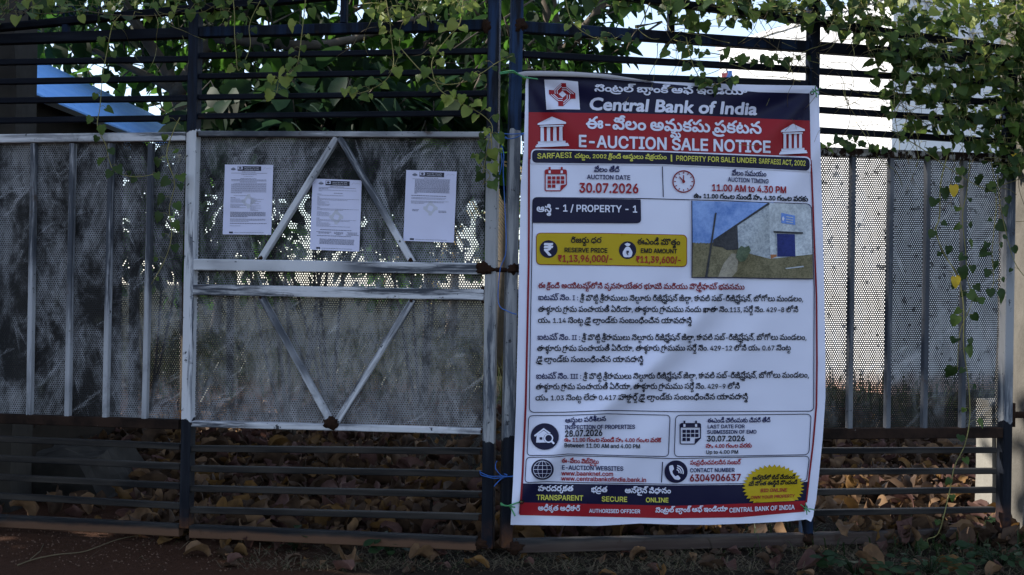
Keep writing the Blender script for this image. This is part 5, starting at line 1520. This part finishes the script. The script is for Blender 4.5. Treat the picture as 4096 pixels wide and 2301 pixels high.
tie('blue wire knotted round the meeting posts near the bottom', 'wire', 'wire_tie', LP, [[(1920, 1884), (1924, 1900), (1950, 1908), (1978, 1914), (2014, 1910), (2052, 1904)], [(1922, 1890), (1960, 1905), (2010, 1905), (2050, 1908)], [(1988, 1845), (1982, 1858), (1984, 1878), (2000, 1898), (2016, 1908)], [(2014, 1908), (1996, 1924), (1976, 1946), (2000, 1920), (2020, 1908), (2028, 1900), (2016, 1896)]], 1.8, M_BT, -0.035, BT)

# ------------------------------------------------------------------ ground cover
DEAD = [D_A, D_A, D_B, D_B, D_B, D_B, D_C, D_D, D_D]
def dead_leaf(mb, p, L, W, mat, rg, yaw=None, pitch=None, curl=None, tw=None):
    yaw = rg.uniform(0, 6.28) if yaw is None else yaw
    pitch = rg.uniform(-.15, .75) if pitch is None else pitch
    curl = rg.uniform(-1.2, 1.6) if curl is None else curl
    tw = rg.uniform(-.9, .9) if tw is None else tw
    cup = rg.uniform(0.3, 1.9); ph = rg.uniform(0, 6)
    f = Vector((math.cos(yaw), math.sin(yaw), 0)); s_ = Vector((-f.y, f.x, 0)); z = Vector((0, 0, 1))
    n = 8; vs = []; pos = Vector(p); ang = pitch
    for i in range(n):
        u = i / (n - 1)
        w = W * (math.sin(math.pi * min(1, u * .92 + .06)) ** .75) * (0.85 + .3 * u)
        d = f * math.cos(ang) + z * math.sin(ang); nn = -f * math.sin(ang) + z * math.cos(ang)
        a = tw * (u - .5) * 2
        sd = s_ * math.cos(a) + nn * math.sin(a); n2 = nn * math.cos(a) - s_ * math.sin(a)
        for q in (-1, -.5, 0, .5, 1):
            e = 1 + (rg.uniform(-.22, .16) if abs(q) == 1 else 0)
            vs.append(pos + sd * (q * w * .5 * e) + n2 * (cup * q * q * w * .45 + .10 * W * q * math.sin(u * 9 + ph) + rg.uniform(-.035, .035) * W))
        pos = pos + d * (L / (n - 1)); ang -= curl / (n - 1)
    lo = min(v.z for v in vs)
    if lo < p[2] - 0.004: vs = [v + Vector((0, 0, p[2] - 0.004 - lo)) for v in vs]
    fs = [(i * 5 + k, i * 5 + k + 1, i * 5 + k + 6, i * 5 + k + 5) for i in range(n - 1) for k in range(4)]
    mb.add(vs, fs, mat)
rg = random_module.Random(21)
mb = MB()
k = 0
while k < 8600:
    x = rg.uniform(-3.4, 3.2); y = 4.95 + 5.2 * rg.random() ** 1.2
    if x < -1.72 + (y - 5) * -0.32 and y < 7.0 and rg.random() < .93: continue
    if -0.9 < x < 0.05 and y > 6.6 and rg.random() < .75: continue
    if noise.noise((x * 1.1, y * .8, 5)) < -0.32 and rg.random() < .8: continue
    pile = 0.07 * max(0, noise.noise((x * 1.6, y * 1.2, 2)) + .25)
    L = .035 + .12 * rg.random() ** 1.4
    dead_leaf(mb, (x, y, gz(x, y) + rg.uniform(0, .02) + pile * rg.random()), L, L * rg.uniform(.4, .8), rg.choice(DEAD), rg, None, None, rg.uniform(-2.2, 2.6), rg.uniform(-1.6, 1.6))
    k += 1
tag(mb.build('leaf_litter', None, True), 'carpet of dry brown fallen leaves behind the gate', 'fallen leaves', None, 'stuff')
mb = MB()
for k in range(120):
    x = rg.uniform(-1.3, 2.5); y = rg.uniform(4.5, 4.95)
    L = rg.uniform(.03, .10)
    dead_leaf(mb, (x, y, gz(x, y)), L, L * .6, rg.choice(DEAD), rg)
tag(mb.build('leaf_scraps', None, True), 'small scraps of dead leaves on the ground before the gate', 'fallen leaves', None, 'stuff')
BIG = [(1400, 2235, 120, D_A, 'long curled tan dead leaf on edge under the bottom rail, left of the meeting post', 1.9, 1.0, 2.0), (1640, 2212, 95, D_A, 'folded pale dead leaf under the rail close to the rusty rail end', 0.4, .5, 1.2),
       (740, 2205, 105, D_A, 'arched tan dead leaf just right of the middle post foot', 0.2, .7, 2.2), (985, 2195, 70, D_C, 'ochre dead leaf under the bottom rail below the left side of the braces', 2.6, .3, .6),
       (2395, 2272, 85, D_C, 'orange-brown dead leaf on the grass left under the banner', 0.3, .2, .8), (2640, 2268, 60, D_C, 'small bent ochre dead leaf standing up in the straw below the banner', 1.2, .9, 1.5),
       (2800, 2235, 95, D_B, 'dull brown dead leaf under the rail below the middle of the banner', 0.1, .3, .9), (2945, 2240, 85, D_D, 'mauve-brown dead leaf below the right half of the banner', 2.2, .5, 1.0),
       (3190, 2232, 150, D_D, 'large reddish rolled dead leaf below the right corner of the banner', 0.15, .25, .6), (3250, 2280, 90, D_A, 'tan dead leaf at the lower frame edge below the banner corner', 2.0, .5, 1.2),
       (3500, 2255, 130, D_A, 'big drooping tan dead leaf hanging under the right bottom rail', 1.75, 1.1, 1.4), (3650, 2215, 100, D_A, 'broad pale-brown dead leaf beside the vine foot', 0.4, .7, 1.6),
       (3850, 2225, 110, D_C, 'mottled orange dead leaf right of the vine foot', 2.8, .6, 1.2)]
for (px, py, lp, mt, lab, yaw, pit, cu) in BIG:
    Yd = CZ * F / (py + 34 - 1150.5)
    p = at(px, py + 34, Yd); p.z = gz(p.x, p.y)
    m = MB(); L = lp * Yd / F
    dead_leaf(m, (0, 0, 0), L, L * rg.uniform(.5, .72), mt, rg, yaw, pit, cu * rg.uniform(.8, 1.5), rg.uniform(-1.3, 1.3))
    o = m.build('dead_leaf', None, True); o.location = p
    tag(o, lab, 'leaf', 'large dead leaves in front of the gate')
# straw and grass
STRAW = plain('straw', (0.085, 0.068, 0.042), 0.8, 0.2, 0.5, 4)
GRASS = leafmat('grass_blade', (0.012, 0.024, 0.009), (0.028, 0.042, 0.013), 0.25)
FGR = leafmat('field_grass_blade', (0.020, 0.027, 0.008), (0.050, 0.043, 0.018), 0.3)
def blades(mb, n, xa, xb, ya, yb, la, lb, mats, flat, w=0.0016, dens_=None):
    k = 0
    while k < n:
        x = rg.uniform(xa, xb); y = rg.uniform(ya, yb)
        if dens_ and rg.random() > dens_(x, y): continue
        k += 1
        L = rg.uniform(la, lb); a = rg.uniform(0, 6.28); el = rg.uniform(*flat)
        b = Vector((x, y, gz(x, y) - .003)); d = Vector((math.cos(a) * math.cos(el), math.sin(a) * math.cos(el), math.sin(el)))
        s_ = d.cross(Vector((0, 0, 1))).normalized() * w
        if s_.length < 1e-6: s_ = Vector((w, 0, 0))
        mid = b + d * (L * .55) + Vector((0, 0, L * .08)); e = b + d * L + Vector((rg.uniform(-.1, .1) * L, rg.uniform(-.1, .1) * L, -L * .15))
        e.z = max(e.z, gz(x, y) + .002)
        mb.add([b - s_, b + s_, mid + s_, mid - s_, e], [(0, 1, 2, 3), (3, 2, 4)], rg.choice(mats))
mb = MB()
dn = lambda x, y: min(1, max(.02, (x + 1.35) * 1.1)) * (0.35 + .65 * max(0, min(1, .5 + 2 * noise.noise((x * 2.2, y * 3, 8)))))
blades(mb, 7500, -1.9, 2.9, 4.48, 5.15, .04, .14, [STRAW, STRAW, STRAW, STRAW, STRAW, GRASS], (0.02, 0.5), 0.0012, dn)
blades(mb, 3200, -1.5, 3.0, 5.1, 9.5, .06, .18, [STRAW, STRAW, GRASS], (0.05, 0.8), 0.0022)
tag(mb.build('dry_grass'), 'dry straw and sparse grass on the ground', 'grass', None, 'stuff')
mb = MB()
blades(mb, 9000, -7, 6, 10, 26, .18, .42, [FGR, FGR, GRASS], (0.7, 1.5), 0.006)
tag(mb.build('field_grass'), 'rough dry grass of the field beyond the gate', 'grass', None, 'stuff')
mb = MB()
blades(mb, 500, 0.9, 2.7, 4.75, 5.4, .06, .15, [GRASS], (0.5, 1.4), 0.003, lambda x, y: .3 + .7 * (x > 1.9))
tag(mb.build('green_grass'), 'short green grass tufts under the right gate leaf', 'grass', None, 'stuff')
# creeping weeds at the lower right
def weed(label, px, py, n, spread, mats):
    Yd = CZ * F / (py - 1150.5); p = at(px, py, Yd); p.z = gz(p.x, p.y)
    root = empty('creeping_weed', p, 0, label, 'weed', 'weeds in front of the gate')
    m = MB(); f = MB()
    for k in range(n):
        a = rg.uniform(0, 6.28); r = spread * math.sqrt(rg.random())
        e = Vector((math.cos(a) * r, math.sin(a) * r * .6, rg.uniform(.02, .09)))
        m.tube([Vector((0, 0, 0)), e * .5 + Vector((0, 0, .03)), e], .0014, WD, 4)
        L = rg.uniform(.03, .06)
        leaf(f, e, Vector((math.cos(a), math.sin(a), rg.uniform(-.3, .3))), Vector((0, -.5, 1)) + rv(.4), L, L * .7, random.choice(mats), OVAL, .1, .2)
    m.build('stem', root, True); f.build('foliage', root, True)
WD = leafmat('weed_leaf', (0.010, 0.026, 0.010), (0.022, 0.044, 0.015), 0.25)
weed('dark green weed at the lower right corner under the hinge post', 4000, 2240, 46, .20, [WD])
weed('dark weed left of the lower right corner, below the vine foot', 3720, 2275, 34, .16, [WD])
weed('weed patch between the big dead leaves right of the banner', 3420, 2285, 28, .14, [WD])
weed('small green weed under the rail left of the meeting posts', 1560, 2225, 20, .09, [WD])
weed('tiny weed under the bottom rail below the braces', 1180, 2205, 16, .09, [WD])
weed('climbing weed at the foot of the pillar', 4060, 2120, 30, .14, [WD])
# a dry twig on the red earth
m = MB()
Yg = lambda py: CZ * F / (py - 1150.5)
def gp(px, py): 
    p = at(px, py, Yg(py)); p.z = gz(p.x, p.y) + .006; return p
P_ = [gp(px, py) for px, py in ((70, 2296), (140, 2268), (230, 2250), (330, 2238), (400, 2216), (480, 2190), (560, 2172))]
m.tube([p - P_[0] for p in smooth_path(P_, 5)], 0.0032, V_DRY, 6, 0.0018)
m.tube([gp(120, 2270) - P_[0], gp(160, 2242) - P_[0], gp(174, 2214) - P_[0]], 0.0018, V_DRY, 5)
o = m.build('dry_twig', None, True); o.location = P_[0]
tag(o, 'long thin dry twig lying on the red earth at the lower left', 'twig')
# gravel
t = NT('red_gravel'); M_GRAV = t.done(t.mix(t.noise(60), (0.03, 0.014, 0.008), (0.16, 0.10, 0.07)), 0.9, 0.2)
mb = MB()
for k in range(3200):
    x = rg.uniform(-2.6, 1.6); y = rg.uniform(4.45, 5.4); r = rg.uniform(.0015, .0055)
    if x > -.9 and rg.random() < .6: continue
    c = Vector((x, y, gz(x, y) + r * .3))
    V_ = [c + Vector((q[0] * r * rg.uniform(.7, 1.3), q[1] * r * rg.uniform(.7, 1.3), q[2] * r)) for q in ((1, 0, 0), (-1, 0, 0), (0, 1, 0), (0, -1, 0), (0, 0, 1), (0, 0, -1))]
    mb.add(V_, [(0, 2, 4), (2, 1, 4), (1, 3, 4), (3, 0, 4), (2, 0, 5), (1, 2, 5), (3, 1, 5), (0, 3, 5)], M_GRAV)
tag(mb.build('gravel'), 'fine red gravel on the bare earth', 'gravel', None, 'stuff')
